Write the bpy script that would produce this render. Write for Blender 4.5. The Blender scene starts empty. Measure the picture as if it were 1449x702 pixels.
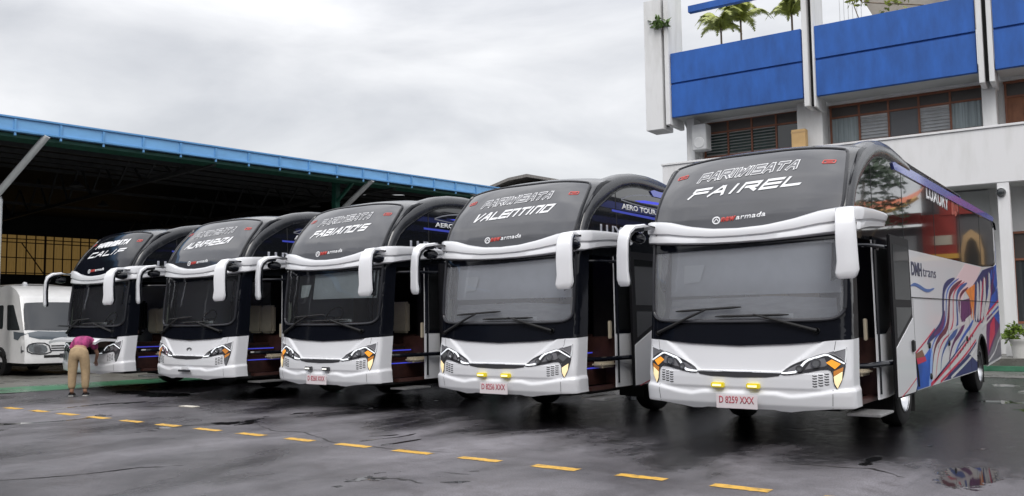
import bpy, bmesh, math, random
from mathutils import Vector, Matrix
random.seed(7)
R=math.radians
scn=bpy.context.scene
col=scn.collection
# ------------------------------------------------------------------ camera
F_PX,YAW,PIT,ROL,CH=1235.95,.6344,.0807,-.0117,1.5512
cd=bpy.data.cameras.new('camera'); cam=bpy.data.objects.new('camera',cd); col.objects.link(cam)
fwd=Vector((-math.sin(YAW)*math.cos(PIT),math.cos(YAW)*math.cos(PIT),math.sin(PIT)))
rt=Vector((math.cos(YAW),math.sin(YAW),0)); up=rt.cross(fwd)
cr=math.cos(ROL)*rt+math.sin(ROL)*up; cu=-math.sin(ROL)*rt+math.cos(ROL)*up
mw=Matrix((( cr.x,cu.x,-fwd.x,0),(cr.y,cu.y,-fwd.y,0),(cr.z,cu.z,-fwd.z,CH),(0,0,0,1)))
cam.matrix_world=mw
cd.sensor_width=36; cd.lens=36*F_PX/1449; cd.clip_end=3000; cd.clip_start=.05
scn.camera=cam
scn.view_settings.view_transform='Standard'; scn.view_settings.look='None'
scn.view_settings.exposure=0.0; scn.view_settings.gamma=1
# ------------------------------------------------------------------ world: overcast sky
SUN_EL,SUN_AZ=R(52),R(200)
wd=bpy.data.worlds.new('World'); scn.world=wd; wd.use_nodes=True
nt=wd.node_tree; nt.nodes.clear(); N=nt.nodes.new; Lk=nt.links.new
wo=N('ShaderNodeOutputWorld')
sky=N('ShaderNodeTexSky'); sky.sky_type='NISHITA'; sky.sun_disc=False; sky.sun_elevation=SUN_EL; sky.sun_rotation=SUN_AZ
sky.dust_density=3; sky.air_density=1.2
b1=N('ShaderNodeBackground'); b1.inputs[1].default_value=.02; Lk(sky.outputs[0],b1.inputs[0])
tc=N('ShaderNodeTexCoord'); sp=N('ShaderNodeSeparateXYZ'); Lk(tc.outputs['Generated'],sp.inputs[0])
mp=N('ShaderNodeMapping'); mp.inputs['Scale'].default_value=(1.3,1.3,3.6); Lk(tc.outputs['Generated'],mp.inputs[0])
n1=N('ShaderNodeTexNoise'); n1.inputs['Scale'].default_value=2.3; n1.inputs['Detail'].default_value=7; n1.inputs['Roughness'].default_value=.52; n1.inputs['Distortion'].default_value=.35
Lk(mp.outputs[0],n1.inputs[0])
cr1=N('ShaderNodeValToRGB'); e=cr1.color_ramp.elements
e[0].position=.36; e[0].color=(.60,.605,.63,1); e[1].position=.66; e[1].color=(.92,.915,.92,1)
Lk(n1.outputs['Fac'],cr1.inputs[0])
gr=N('ShaderNodeMapRange'); gr.inputs[1].default_value=.30; gr.inputs[2].default_value=.95; gr.inputs[3].default_value=1.0; gr.inputs[4].default_value=2.9
Lk(sp.outputs[2],gr.inputs[0])
mu=N('ShaderNodeVectorMath'); mu.operation='SCALE'; Lk(cr1.outputs[0],mu.inputs[0]); Lk(gr.outputs[0],mu.inputs['Scale'])
b2=N('ShaderNodeBackground'); b2.inputs[1].default_value=1.0; Lk(mu.outputs[0],b2.inputs[0])
ad=N('ShaderNodeAddShader'); Lk(b1.outputs[0],ad.inputs[0]); Lk(b2.outputs[0],ad.inputs[1]); Lk(ad.outputs[0],wo.inputs[0])
sd=bpy.data.lights.new('sun','SUN'); so=bpy.data.objects.new('sun',sd); col.objects.link(so)
sd.energy=1.25; sd.angle=R(25); sd.color=(1,.97,.93)
# direction towards the sun: from behind the camera, a little to the right
sv=Vector((.45,-.62,.9)).normalized()
so.rotation_euler=sv.to_track_quat('Z','Y').to_euler()
sky.sun_elevation=math.asin(sv.z); sky.sun_rotation=math.atan2(sv.x,sv.y)
# ------------------------------------------------------------------ materials
MATS={}
def mat(name,c,rough=.5,metal=0,coat=0,spec=.5,emit=None,es=0,vary=0,vscale=3.,dirt=None,bump=0,bscale=60,rvary=0,stretch=(1,1,1)):
    if name in MATS: return MATS[name]
    m=bpy.data.materials.new(name); m.use_nodes=True; t=m.node_tree; p=t.nodes['Principled BSDF']
    p.inputs['Base Color'].default_value=(*c,1); p.inputs['Roughness'].default_value=rough; p.inputs['Metallic'].default_value=metal
    p.inputs['Coat Weight'].default_value=coat; p.inputs['Coat Roughness'].default_value=.06; p.inputs['Specular IOR Level'].default_value=spec
    if emit: p.inputs['Emission Color'].default_value=(*emit,1); p.inputs['Emission Strength'].default_value=es
    if vary or rvary or dirt or bump:
        g=t.nodes.new('ShaderNodeNewGeometry'); mpp=t.nodes.new('ShaderNodeMapping'); mpp.inputs['Scale'].default_value=stretch
        t.links.new(g.outputs['Position'],mpp.inputs[0])
        n=t.nodes.new('ShaderNodeTexNoise'); n.inputs['Scale'].default_value=vscale; n.inputs['Detail'].default_value=6; n.inputs['Roughness'].default_value=.6
        t.links.new(mpp.outputs[0],n.inputs[0])
        if vary or dirt:
            r=t.nodes.new('ShaderNodeValToRGB'); el=r.color_ramp.elements
            lo=tuple(x*(1-vary) for x in c) if not dirt else dirt
            el[0].position=.3 if not dirt else .25; el[0].color=(*lo,1)
            el[1].position=.7 if not dirt else .55; el[1].color=(*(min(1,x*(1+vary*.6)) for x in c),1)
            t.links.new(n.outputs['Fac'],r.inputs[0]); t.links.new(r.outputs[0],p.inputs['Base Color'])
        if rvary:
            mr=t.nodes.new('ShaderNodeMapRange'); mr.inputs[1].default_value=.3; mr.inputs[2].default_value=.7; mr.inputs[3].default_value=max(.02,rough-rvary); mr.inputs[4].default_value=rough+rvary
            t.links.new(n.outputs['Fac'],mr.inputs[0]); t.links.new(mr.outputs[0],p.inputs['Roughness'])
        if bump:
            n2=t.nodes.new('ShaderNodeTexNoise'); n2.inputs['Scale'].default_value=bscale; n2.inputs['Detail'].default_value=4
            t.links.new(mpp.outputs[0],n2.inputs[0])
            bp=t.nodes.new('ShaderNodeBump'); bp.inputs['Strength'].default_value=bump; bp.inputs['Distance'].default_value=.02
            t.links.new(n2.outputs['Fac'],bp.inputs['Height']); t.links.new(bp.outputs[0],p.inputs['Normal'])
    MATS[name]=m; return m
def glassmat(name,tint,haze,hazefac,ior=1.5,rough=.01):
    m=bpy.data.materials.new(name); m.use_nodes=True; t=m.node_tree; t.nodes.clear(); A=t.nodes.new; K=t.links.new
    o=A('ShaderNodeOutputMaterial'); tr=A('ShaderNodeBsdfTransparent'); tr.inputs[0].default_value=(*tint,1)
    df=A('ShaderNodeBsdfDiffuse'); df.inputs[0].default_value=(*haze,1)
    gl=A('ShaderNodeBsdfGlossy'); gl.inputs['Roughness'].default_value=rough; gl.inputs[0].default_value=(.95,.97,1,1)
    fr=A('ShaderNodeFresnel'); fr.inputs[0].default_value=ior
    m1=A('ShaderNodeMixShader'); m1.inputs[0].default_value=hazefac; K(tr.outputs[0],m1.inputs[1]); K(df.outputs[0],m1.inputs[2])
    m2=A('ShaderNodeMixShader'); K(fr.outputs[0],m2.inputs[0]); K(m1.outputs[0],m2.inputs[1]); K(gl.outputs[0],m2.inputs[2]); K(m2.outputs[0],o.inputs[0])
    MATS[name]=m; return m
M_WHITE=mat('bus_white_paint',(.78,.79,.82),.28,coat=.6)
M_BLACK=mat('bus_black_paint',(.006,.007,.011),.10,coat=.1,spec=.4,rvary=.03)
M_GREYBLK=mat('bus_charcoal_paint',(.030,.032,.037),.25,coat=.35,vary=.25,vscale=4,rvary=.08,bump=.03,bscale=400)
M_FILM=mat('dark_window_film',(.040,.042,.050),.07,coat=.3,spec=.6,vary=.15,vscale=1.2,rvary=.03)
M_SIDEGL=mat('tinted_side_glass',(.008,.009,.011),.02,spec=1.0,coat=1.0)
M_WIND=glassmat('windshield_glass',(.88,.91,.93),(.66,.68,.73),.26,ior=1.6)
M_WIND2=glassmat('windshield_glass_clear',(.85,.9,.88),(.35,.36,.4),.05,ior=1.55)
M_CLEAR=glassmat('clear_glass',(.85,.9,.88),(.3,.3,.3),.04)
M_BEZEL=mat('grey_bezel',(.03,.031,.038),.35)
M_RUB=mat('rubber',(.012,.012,.013),.75,vary=.3,vscale=20)
M_RIM=mat('wheel_chrome',(.40,.41,.43),.32,metal=1,rvary=.1)
M_CHROME=mat('chrome',(.75,.76,.78),.12,metal=1)
M_LAMP=mat('lamp_housing',(.05,.05,.055),.2,coat=.4)
M_REFL=mat('lamp_reflector',(.24,.24,.26),.25,metal=.3)
M_LENS=mat('lamp_lens',(.35,.36,.38),.08,metal=.7)
M_DRL=mat('light_strip_white',(.85,.87,.9),.3,emit=(.9,.95,1),es=.5)
M_DRLOFF=mat('light_strip_unlit',(.8,.82,.85),.25)
M_AMB=mat('amber_lamp',(.8,.30,.03),.3,emit=(1,.42,.05),es=.45)
M_AMBOFF=mat('amber_lamp_dim',(.45,.17,.04),.3,emit=(1,.4,.05),es=.15)
M_WARM=mat('warm_lamp',(.9,.75,.45),.3,emit=(1,.78,.42),es=.5)
M_YEL=mat('yellow_fog_lamp',(.75,.6,.02),.25,emit=(1,.85,.05),es=.12)
M_YELC=mat('yellow_fog_core',(1,.95,.6),.3,emit=(1,.92,.4),es=.9)
M_WFOG=mat('white_fog_lamp',(.85,.85,.8),.3,emit=(1,1,.92),es=.7)
M_PLATE=mat('plate_pinkish_white',(.74,.68,.70),.4)
M_PLTXT=mat('plate_red',(.45,.07,.10),.5)
M_LET=mat('lettering_white',(.78,.79,.81),.4)
M_LETR=mat('lettering_red',(.50,.06,.05),.4)
M_LETD=mat('lettering_outline_fill',(.10,.102,.115),.25,coat=.4)
M_BLUE=mat('trim_blue',(.14,.18,.68),.2,coat=.8,vary=.1)
M_INT=mat('interior_dark',(.018,.015,.017),.6,vary=.3)
M_STAIR=mat('stair_brown',(.055,.022,.018),.45,vary=.3,vscale=8)
M_CREAM=mat('cream_leather',(.55,.49,.38),.5,vary=.08,vscale=10)
M_LEDB=mat('blue_led',(.05,.06,.6),.4,emit=(.10,.12,1),es=.4)
M_DOORFR=mat('door_frame_black',(.008,.008,.010),.55,spec=.2)
M_DOORGL=mat('door_glass',(.012,.013,.014),.05,spec=.5)
M_SHADE=mat('grey_sunshade',(.72,.74,.79),.8,vary=.16,vscale=1.6)
M_DASH=mat('dashboard_brown',(.17,.095,.085),.55,vary=.2)
M_ALU=mat('aluminium_step',(.6,.6,.6),.35,metal=.8,vary=.2,vscale=20)
M_SKID=mat('underbody_dark',(.010,.010,.011),.8)
# ------------------------------------------------------------------ object helpers
def link(o,parent=None,loc=None):
    col.objects.link(o)
    if parent is not None: o.parent=parent
    if loc is not None: o.location=loc
    return o
def tagp(o,label=None,cat=None,group=None,kind=None):
    if label: o['label']=label
    if cat: o['category']=cat
    if group: o['group']=group
    if kind: o['kind']=kind
    return o
def thing(name,label,cat,loc=(0,0,0),rz=0,group=None):
    o=bpy.data.objects.new(name,None); o.empty_display_size=.2; link(o); o.location=loc; o.rotation_euler=(0,0,rz)
    return tagp(o,label,cat,group)
CACHE={}
class MB:
    def __init__(s): s.v=[];s.f=[]
    def add(s,vs,fs):
        n=len(s.v); s.v+= [tuple(map(float,v)) for v in vs]; s.f+=[tuple(i+n for i in f) for f in fs]; return s
    def box(s,x0,x1,y0,y1,z0,z1):
        return s.add([(x0,y0,z0),(x1,y0,z0),(x1,y1,z0),(x0,y1,z0),(x0,y0,z1),(x1,y0,z1),(x1,y1,z1),(x0,y1,z1)],
          [(0,3,2,1),(4,5,6,7),(0,1,5,4),(1,2,6,5),(2,3,7,6),(3,0,4,7)])
    def beam(s,a,b,w,h=None):
        h=h or w; a=Vector(a);b=Vector(b); d=(b-a).normalized(); u=d.cross(Vector((0,0,1)))
        if u.length<.01: u=Vector((1,0,0))
        u.normalize(); v=u.cross(d); u=u*w/2; v=v*h/2
        return s.add([a-u-v,a+u-v,a+u+v,a-u+v,b-u-v,b+u-v,b+u+v,b-u+v],[(0,1,2,3),(7,6,5,4),(0,4,5,1),(1,5,6,2),(2,6,7,3),(3,7,4,0)])
    def tube(s,pts,r,n=8,flat=1,caps=True):
        pts=[Vector(p) for p in pts]; rs=r if isinstance(r,(list,tuple)) else [r]*len(pts); rings=[]
        for i,p in enumerate(pts):
            d=(pts[min(i+1,len(pts)-1)]-pts[max(i-1,0)]).normalized()
            u=d.cross(Vector((0,0,1))) if abs(d.z)<.95 else d.cross(Vector((0,1,0)))
            u.normalize(); v=u.cross(d)
            rings.append([p+rs[i]*(math.cos(2*math.pi*k/n)*u*flat+math.sin(2*math.pi*k/n)*v) for k in range(n)])
        vs=[q for g in rings for q in g]; fs=[]
        for i in range(len(rings)-1):
            for k in range(n):
                a=i*n+k;b=i*n+(k+1)%n; fs.append((a,b,b+n,a+n))
        if caps: fs.append(tuple(reversed(range(n)))); fs.append(tuple(range(len(vs)-n,len(vs))))
        return s.add(vs,fs)
    def lathe(s,prof,c=(0,0,0),axis='z',n=24):
        vs=[];fs=[]
        for r_,h in prof:
            for k in range(n):
                a=2*math.pi*k/n; p=(r_*math.cos(a),r_*math.sin(a),h)
                if axis=='x': p=(p[2],p[0],p[1])
                if axis=='y': p=(p[0],p[2],p[1])
                vs.append((p[0]+c[0],p[1]+c[1],p[2]+c[2]))
        for i in range(len(prof)-1):
            for k in range(n): a=i*n+k;b=i*n+(k+1)%n; fs.append((a,b,b+n,a+n))
        return s.add(vs,fs)
    def prism(s,poly,d0,d1,axis='x'):
        n=len(poly)
        def q(p,d):
            return {'x':(d,p[0],p[1]),'y':(p[0],d,p[1]),'z':(p[0],p[1],d)}[axis]
        return s.add([q(p,d0) for p in poly]+[q(p,d1) for p in poly],[tuple(range(n)),tuple(range(2*n-1,n-1,-1))]+[(i,(i+1)%n,n+(i+1)%n,n+i) for i in range(n)])
    def grid(s,fn,us,vs_):
        V=[fn(u,v) for v in vs_ for u in us]; n=len(us)
        return s.add(V,[(j*n+i,j*n+i+1,(j+1)*n+i+1,(j+1)*n+i) for j in range(len(vs_)-1) for i in range(n-1)])
    def mesh(s,name,mt,smooth=False,bevel=0,weld=True):
        me=bpy.data.meshes.new(name); bm=bmesh.new()
        vv=[bm.verts.new(v) for v in s.v]
        for f in s.f:
            try: bm.faces.new([vv[i] for i in f])
            except ValueError: pass
        if weld: bmesh.ops.remove_doubles(bm,verts=bm.verts,dist=1e-5)
        bmesh.ops.recalc_face_normals(bm,faces=bm.faces)
        if bevel:
            ed=[e for e in bm.edges if len(e.link_faces)==2 and e.calc_face_angle(0)>.5]
            bmesh.ops.bevel(bm,geom=ed,offset=bevel,segments=2,affect='EDGES',clamp_overlap=True)
        bm.to_mesh(me); bm.free(); finish(me,mt,smooth or bevel>0)
        return me
def finish(me,mt,smooth):
    me.materials.append(mt)
    if smooth:
        me.shade_smooth() if hasattr(me,'shade_smooth') else None
        try: me.set_sharp_from_angle(angle=R(38))
        except Exception: pass
def obj(name,me,parent=None,label=None,loc=None):
    o=bpy.data.objects.new(name,me); link(o,parent,loc)
    if label: o['label']=label
    return o
def cached(key,fn):
    if key not in CACHE: CACHE[key]=fn()
    return CACHE[key]
def chaikin(p,it=2,closed=True):
    for _ in range(it):
        q=[];n=len(p)
        for i in range(n if closed else n-1):
            a=p[i];b=p[(i+1)%n]; q+=[(a[0]*.75+b[0]*.25,a[1]*.75+b[1]*.25),(a[0]*.25+b[0]*.75,a[1]*.25+b[1]*.75)]
        if not closed: q=[p[0]]+q+[p[-1]]
        p=q
    return p
def cut_grid(bm,ds,dz):
    xs=[v.co.x for v in bm.verts]; zs=[v.co.y for v in bm.verts]
    for ax,st,lo,hi in ((0,ds,min(xs),max(xs)),(1,dz,min(zs),max(zs))):
        k=math.floor(lo/st)+1
        while k*st<hi-1e-4:
            co=(k*st,0,0) if ax==0 else (0,k*st,0); no=(1,0,0) if ax==0 else (0,1,0)
            bmesh.ops.bisect_plane(bm,geom=bm.verts[:]+bm.edges[:]+bm.faces[:],plane_co=co,plane_no=no,dist=1e-5); k+=1
def wrap(bm,fn,off,thick):
    """send the flat (s,z) mesh onto a surface and give it a rim"""
    st={v:(v.co.x,v.co.y) for v in bm.verts}
    bnd=[e for e in bm.edges if len(e.link_faces)==1]
    nv={}
    if thick:
        for e in bnd:
            for v in e.verts:
                if v not in nv: nv[v]=bm.verts.new(fn(*st[v],off-thick))
        for e in bnd:
            a,b=e.link_loops[0].vert,e.link_loops[0].link_loop_next.vert
            try: bm.faces.new((b,a,nv[a],nv[b]))
            except ValueError: pass
    for v,(s,z) in st.items(): v.co=fn(s,z,off)
def patch(polys,fn,mt,name='patch',off=.0,ds=.07,dz=.07,thick=.0,smooth=True):
    if not isinstance(polys[0][0],(list,tuple)): polys=[polys]
    bm=bmesh.new()
    for p in polys:
        vs=[bm.verts.new((a,b,0)) for a,b in p]
        try: f=bm.faces.new(vs)
        except ValueError: continue
        f.normal_update()
        if f.normal.z<0: f.normal_flip()
    bmesh.ops.triangulate(bm,faces=bm.faces[:],ngon_method='EAR_CLIP')
    cut_grid(bm,ds,dz); wrap(bm,fn,off,thick)
    me=bpy.data.meshes.new(name); bm.to_mesh(me); bm.free(); finish(me,mt,smooth); return me
def text_flat(txt,h,bold=0,shear=0,sx_=1.,spacing=1.):
    cu_=bpy.data.curves.new('t','FONT'); cu_.body=txt; cu_.size=h/.73; cu_.offset=bold; cu_.shear=shear; cu_.space_character=spacing; cu_.resolution_u=3; cu_.align_x='CENTER'
    o=bpy.data.objects.new('t',cu_); col.objects.link(o)
    dg=bpy.context.evaluated_depsgraph_get(); me=bpy.data.meshes.new_from_object(o.evaluated_get(dg))
    bpy.data.objects.remove(o); bpy.data.curves.remove(cu_)
    bm=bmesh.new(); bm.from_mesh(me); bpy.data.meshes.remove(me)
    bmesh.ops.remove_doubles(bm,verts=bm.verts,dist=1e-5)
    for v in bm.verts: v.co.x*=sx_; v.co.z=0
    for f in bm.faces:
        f.normal_update()
        if f.normal.z<0: f.normal_flip()
    return bm
def text_on(txt,h,c,fn,off,mt,name='lettering',width=None,bold=0,shear=0,slope=0,sx_=1,spacing=1.,mirror=False,thick=.002):
    bm=text_flat(txt,h,bold,shear,sx_,spacing)
    xs=[v.co.x for v in bm.verts]; w=max(xs)-min(xs); k=width/w if width else 1; mid=(max(xs)+min(xs))/2
    for v in bm.verts:
        x=(v.co.x-mid)*k; v.co.x=c[0]+(-x if mirror else x); v.co.y=c[1]+v.co.y+slope*x
    if mirror:
        for f in bm.faces: f.normal_flip()
    cut_grid(bm,.08,.08); wrap(bm,fn,off,thick)
    me=bpy.data.meshes.new(name); bm.to_mesh(me); bm.free(); finish(me,mt,False); return me
# wide techno lettering drawn as strokes on a unit cell (x 0..1, y 0..1)
GLY={'F':[[(0,0),(.12,.55),(1,.55)],[(.02,1),(1.05,1)],[(.02,1),(0.02,.75)]],
'A':[[(0,0),(.45,1),(.62,1),(.9,0)],[(.3,.38),(.75,.38)]],
'I':[[(.1,0),(.1,1)]],
'R':[[(0,0),(0,1),(.95,1),(.95,.5),(.25,.5)],[(.55,.45),(1,0)]],
'E':[[(1,1),(.05,1),(0,.5),(0,0),(1,0)],[(.15,.5),(1,.5)]],
'L':[[(0,1),(0,0),(1,0)]],
'P':[[(0,0),(0,1),(.95,1),(.95,.45),(.15,.45)]],
'W':[[(0,1),(.1,0),(.5,.75),(.6,0),(1.05,1)]],
'V':[[(0,1),(.3,0),(.42,0),(.95,1)]],
'N':[[(0,0),(0,1),(.9,1),(.9,0)]],
'T':[[(0,1),(1,1)],[(.45,1),(.45,0)]],
'O':[[(0,0),(0,1),(1,1),(1,0),(0,0)]],
'B':[[(0,0),(0,1),(.9,1),(.9,.55),(0,.5)],[(.9,.5),(1,.45),(1,0),(0,0)]],
'S':[[(1,1),(0,1),(0,.5),(1,.5),(1,0),(0,0)]],
'C':[[(1,1),(0,1),(0,0),(1,0)]],
'Y':[[(0,1),(0,.5),(.9,.5)],[(.9,1),(.9,0),(.1,0)]],
'Z':[[(0,1),(1,1),(0,0),(1,0)]],
"'":[[(.1,1),(.0,.7)]]}
WID={'I':.3,"'":.3}
def techno(txt,c,w,h,fn,off,mt,name,slope=0,shear=.45,st=.2):
    x=0;segs=[]
    for ch in txt:
        cw=WID.get(ch,1.)
        for pl in GLY[ch]:
            segs.append([(x+px_*(cw if cw==1 else 1),py_) for px_,py_ in pl])
        x+=cw+.34
    tot=x-.34; polys=[]
    sxx=w/(tot+shear*h/ (w/tot)*0+.01)
    for pl in segs:
        for (a,b),(c2,d) in zip(pl,pl[1:]):
            p0=Vector((a*sxx,b*h));p1=Vector((c2*sxx,d*h)); dd=(p1-p0)
            if dd.length<1e-6: continue
            dd.normalize(); nn=Vector((-dd.y,dd.x))*h*st/2; ex=dd*h*st/2*.9
            q=[p0-ex-nn,p1+ex-nn,p1+ex+nn,p0-ex+nn]
            polys.append([(c[0]-w/2+v.x+shear*(v.y-h/2),c[1]+v.y+slope*(v.x-w/2)) for v in q])
    out=[]
    me=bpy.data.meshes.new(name); bm=bmesh.new()
    for i,p in enumerate(polys):
        b2_=bmesh.new(); f=b2_.faces.new([b2_.verts.new((a,b,0)) for a,b in p]); f.normal_update()
        if f.normal.z<0: f.normal_flip()
        cut_grid(b2_,.08,.08); wrap(b2_,fn,off+.0004*(i%5),.002)
        t_=bpy.data.meshes.new('t'); b2_.to_mesh(t_); b2_.free(); bm.from_mesh(t_); bpy.data.meshes.remove(t_)
    bm.to_mesh(me); bm.free(); finish(me,mt,False); return me

# ------------------------------------------------------------------ ground
def ground_material():
    m=bpy.data.materials.new('wet_asphalt'); m.use_nodes=True; t=m.node_tree; p=t.nodes['Principled BSDF']; A=t.nodes.new; K=t.links.new
    g=A('ShaderNodeNewGeometry')
    def noise(s,d=5,r=.55,dist=0,sc=(1,1,1)):
        mp_=A('ShaderNodeMapping'); mp_.inputs['Scale'].default_value=sc; K(g.outputs['Position'],mp_.inputs[0])
        n=A('ShaderNodeTexNoise'); n.inputs['Scale'].default_value=s; n.inputs['Detail'].default_value=d; n.inputs['Roughness'].default_value=r; n.inputs['Distortion'].default_value=dist; K(mp_.outputs[0],n.inputs[0]); return n.outputs['Fac']
    def mr(x,a,b,c,d,smooth=False):
        n=A('ShaderNodeMapRange'); n.inputs[1].default_value=a; n.inputs[2].default_value=b; n.inputs[3].default_value=c; n.inputs[4].default_value=d
        if smooth: n.interpolation_type='SMOOTHSTEP'
        K(x,n.inputs[0]); return n.outputs[0]
    def math_(op,a,b=None,clamp=False):
        n=A('ShaderNodeMath'); n.operation=op; n.use_clamp=clamp
        for i_,x in enumerate((a,b)):
            if x is None: continue
            if isinstance(x,(int,float)): n.inputs[i_].default_value=x
            else: K(x,n.inputs[i_])
        return n.outputs[0]
    big=noise(.16,6,.62,.5); mid=noise(.9,6,.65,.7); strk=noise(.55,5,.6,.4,(1,.35,1)); fine=noise(55,3,.7); agg=noise(190,2,.8); mot=noise(5.5,5,.7,.6)
    # dry patches to wet patches
    wet=mr(math_('ADD',math_('MULTIPLY',big,.5),math_('ADD',math_('MULTIPLY',strk,.3),math_('MULTIPLY',mot,.2))),.42,.66,0,1,True)
    sep0=A('ShaderNodeSeparateXYZ'); K(g.outputs['Position'],sep0.inputs[0])
    # wet strip along the bus noses, with the shade there put into its colour
    wet_shade=math_('ADD',math_('ADD',sep0.outputs[1],math_('MULTIPLY',math_('SUBTRACT',strk,.5),9)),math_('MULTIPLY',sep0.outputs[0],.10))
    wet=math_('MAXIMUM',wet,mr(math_('ADD',wet_shade,math_('MULTIPLY',math_('SUBTRACT',mot,.5),3.5)),7.4,10.2,0,1,True))
    # standing water
    sep=A('ShaderNodeSeparateXYZ'); K(g.outputs['Position'],sep.inputs[0])
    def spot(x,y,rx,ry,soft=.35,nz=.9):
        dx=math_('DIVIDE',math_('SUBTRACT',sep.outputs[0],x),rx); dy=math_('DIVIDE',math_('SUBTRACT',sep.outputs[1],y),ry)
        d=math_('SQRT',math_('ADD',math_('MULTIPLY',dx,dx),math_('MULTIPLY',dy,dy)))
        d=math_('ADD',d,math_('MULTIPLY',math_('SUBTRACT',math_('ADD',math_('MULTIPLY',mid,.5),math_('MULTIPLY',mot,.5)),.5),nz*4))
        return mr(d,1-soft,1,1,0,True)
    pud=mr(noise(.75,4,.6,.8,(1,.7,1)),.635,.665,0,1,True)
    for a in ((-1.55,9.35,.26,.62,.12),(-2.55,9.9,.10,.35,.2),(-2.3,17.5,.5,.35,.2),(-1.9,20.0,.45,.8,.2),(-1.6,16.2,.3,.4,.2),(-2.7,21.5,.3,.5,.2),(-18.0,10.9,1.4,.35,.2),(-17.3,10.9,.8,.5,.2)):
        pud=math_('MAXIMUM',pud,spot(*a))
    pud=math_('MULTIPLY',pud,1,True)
    # base colour
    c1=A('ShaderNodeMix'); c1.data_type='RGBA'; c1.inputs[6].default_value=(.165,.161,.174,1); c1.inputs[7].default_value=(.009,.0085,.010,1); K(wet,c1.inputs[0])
    c2=A('ShaderNodeMix'); c2.data_type='RGBA'; c2.blend_type='MULTIPLY'; c2.inputs[0].default_value=1; K(c1.outputs[2],c2.inputs[6])
    rr=A('ShaderNodeValToRGB'); rr.color_ramp.elements[0].position=.36; rr.color_ramp.elements[0].color=(.5,.47,.47,1); rr.color_ramp.elements[1].position=.62; rr.color_ramp.elements[1].color=(1.3,1.28,1.3,1); K(math_('ADD',math_('MULTIPLY',mid,.5),math_('MULTIPLY',mot,.5)),rr.inputs[0]); K(rr.outputs[0],c2.inputs[7])
    c3=A('ShaderNodeMix'); c3.data_type='RGBA'; c3.blend_type='MULTIPLY'; c3.inputs[0].default_value=1; K(c2.outputs[2],c3.inputs[6])
    r3=A('ShaderNodeValToRGB'); r3.color_ramp.elements[0].position=.3; r3.color_ramp.elements[0].color=(.5,.5,.5,1); r3.color_ramp.elements[1].position=.75; r3.color_ramp.elements[1].color=(1.6,1.6,1.6,1); K(fine,r3.inputs[0]); K(r3.outputs[0],c3.inputs[7])
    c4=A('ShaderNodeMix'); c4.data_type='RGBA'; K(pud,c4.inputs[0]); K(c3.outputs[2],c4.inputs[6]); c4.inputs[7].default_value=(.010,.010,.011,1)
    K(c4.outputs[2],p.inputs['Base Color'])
    ro=math_('ADD',mr(wet,0,1,.48,.16),math_('MULTIPLY',math_('SUBTRACT',mot,.5),.40))
    ro=math_('ADD',math_('MULTIPLY',ro,math_('SUBTRACT',1,pud)),math_('MULTIPLY',pud,.03)); K(ro,p.inputs['Roughness'])
    p.inputs['Specular IOR Level'].default_value=.30
    bh=math_('ADD',math_('MULTIPLY',fine,.6),math_('MULTIPLY',agg,.4)); bh=math_('MULTIPLY',bh,math_('SUBTRACT',1,pud))
    bp=A('ShaderNodeBump'); bp.inputs['Distance'].default_value=.012; bp.inputs['Strength'].default_value=.42; K(bh,bp.inputs['Height'])
    bp2=A('ShaderNodeBump'); bp2.inputs['Distance'].default_value=.05; bp2.inputs['Strength'].default_value=.15; K(math_('MULTIPLY',mid,math_('SUBTRACT',1,pud)),bp2.inputs['Height']); K(bp.outputs[0],bp2.inputs['Normal']); K(bp2.outputs[0],p.inputs['Normal'])
    return m
def strip(name,poly,z,m,kind='structure'):
    o=obj(name,MB().add([(x,y,z) for x,y in poly],[tuple(range(len(poly)))]).mesh(name,m)); o['kind']=kind; return o
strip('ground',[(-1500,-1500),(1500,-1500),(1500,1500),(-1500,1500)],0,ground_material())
M_APRON=mat('wet_concrete',(.17,.165,.15),.35,vary=.35,vscale=1.1,rvary=.15,bump=.1,bscale=30)
M_GREENP=mat('worn_green_paint',(.05,.20,.10),.3,vscale=.9,dirt=(.11,.13,.11),rvary=.12)
sdx,sdy=.1134,.9935      # the shed's long direction
def sh(t,w): return (-27.63+t*sdx-w*sdy, t*sdy+w*sdx)     # t along the eave, w inwards
ap=[(-23.2,3),(-22.2,16),(-21.2,36),(-60,40),(-60,-10),(-24,-10)]
strip('apron',ap,.004,M_APRON)
strip('green_strip',[(-21.8,2),(-20.45,14.5),(-20.2,18),(-22.1,18),(-22.6,14.0),(-23.5,2)],.008,M_GREENP)
M_YP=mat('worn_yellow_paint',(.62,.36,.05),.45,vscale=9,dirt=(.30,.18,.045),bump=.2,bscale=90)
rd=random.Random(3)
for n_ in M_YP.node_tree.nodes:
    if n_.type=='VALTORGB': n_.color_ramp.elements[0].position=.38; n_.color_ramp.elements[1].position=.50
    if n_.type=='TEX_NOISE' and n_.inputs['Scale'].default_value==9: n_.inputs['Roughness'].default_value=.75
for i in range(-6,18):
    cx_=-17.197+i*1.0052; w=.075+rd.uniform(-.008,.008); L=.27+rd.uniform(-.02,.02)
    poly=[]
    for k in range(12): poly.append((cx_-L+2*L*k/11,7.69-w+rd.uniform(-.012,.012)))
    for k in range(12): poly.append((cx_+L-2*L*k/11,7.69+w+rd.uniform(-.012,.012)))
    o=strip('road_dash',poly,.004,M_YP,'thing'); tagp(o,'short worn yellow painted dash of the broken line across the wet asphalt','road marking','yellow dashes of the broken line')
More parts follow.
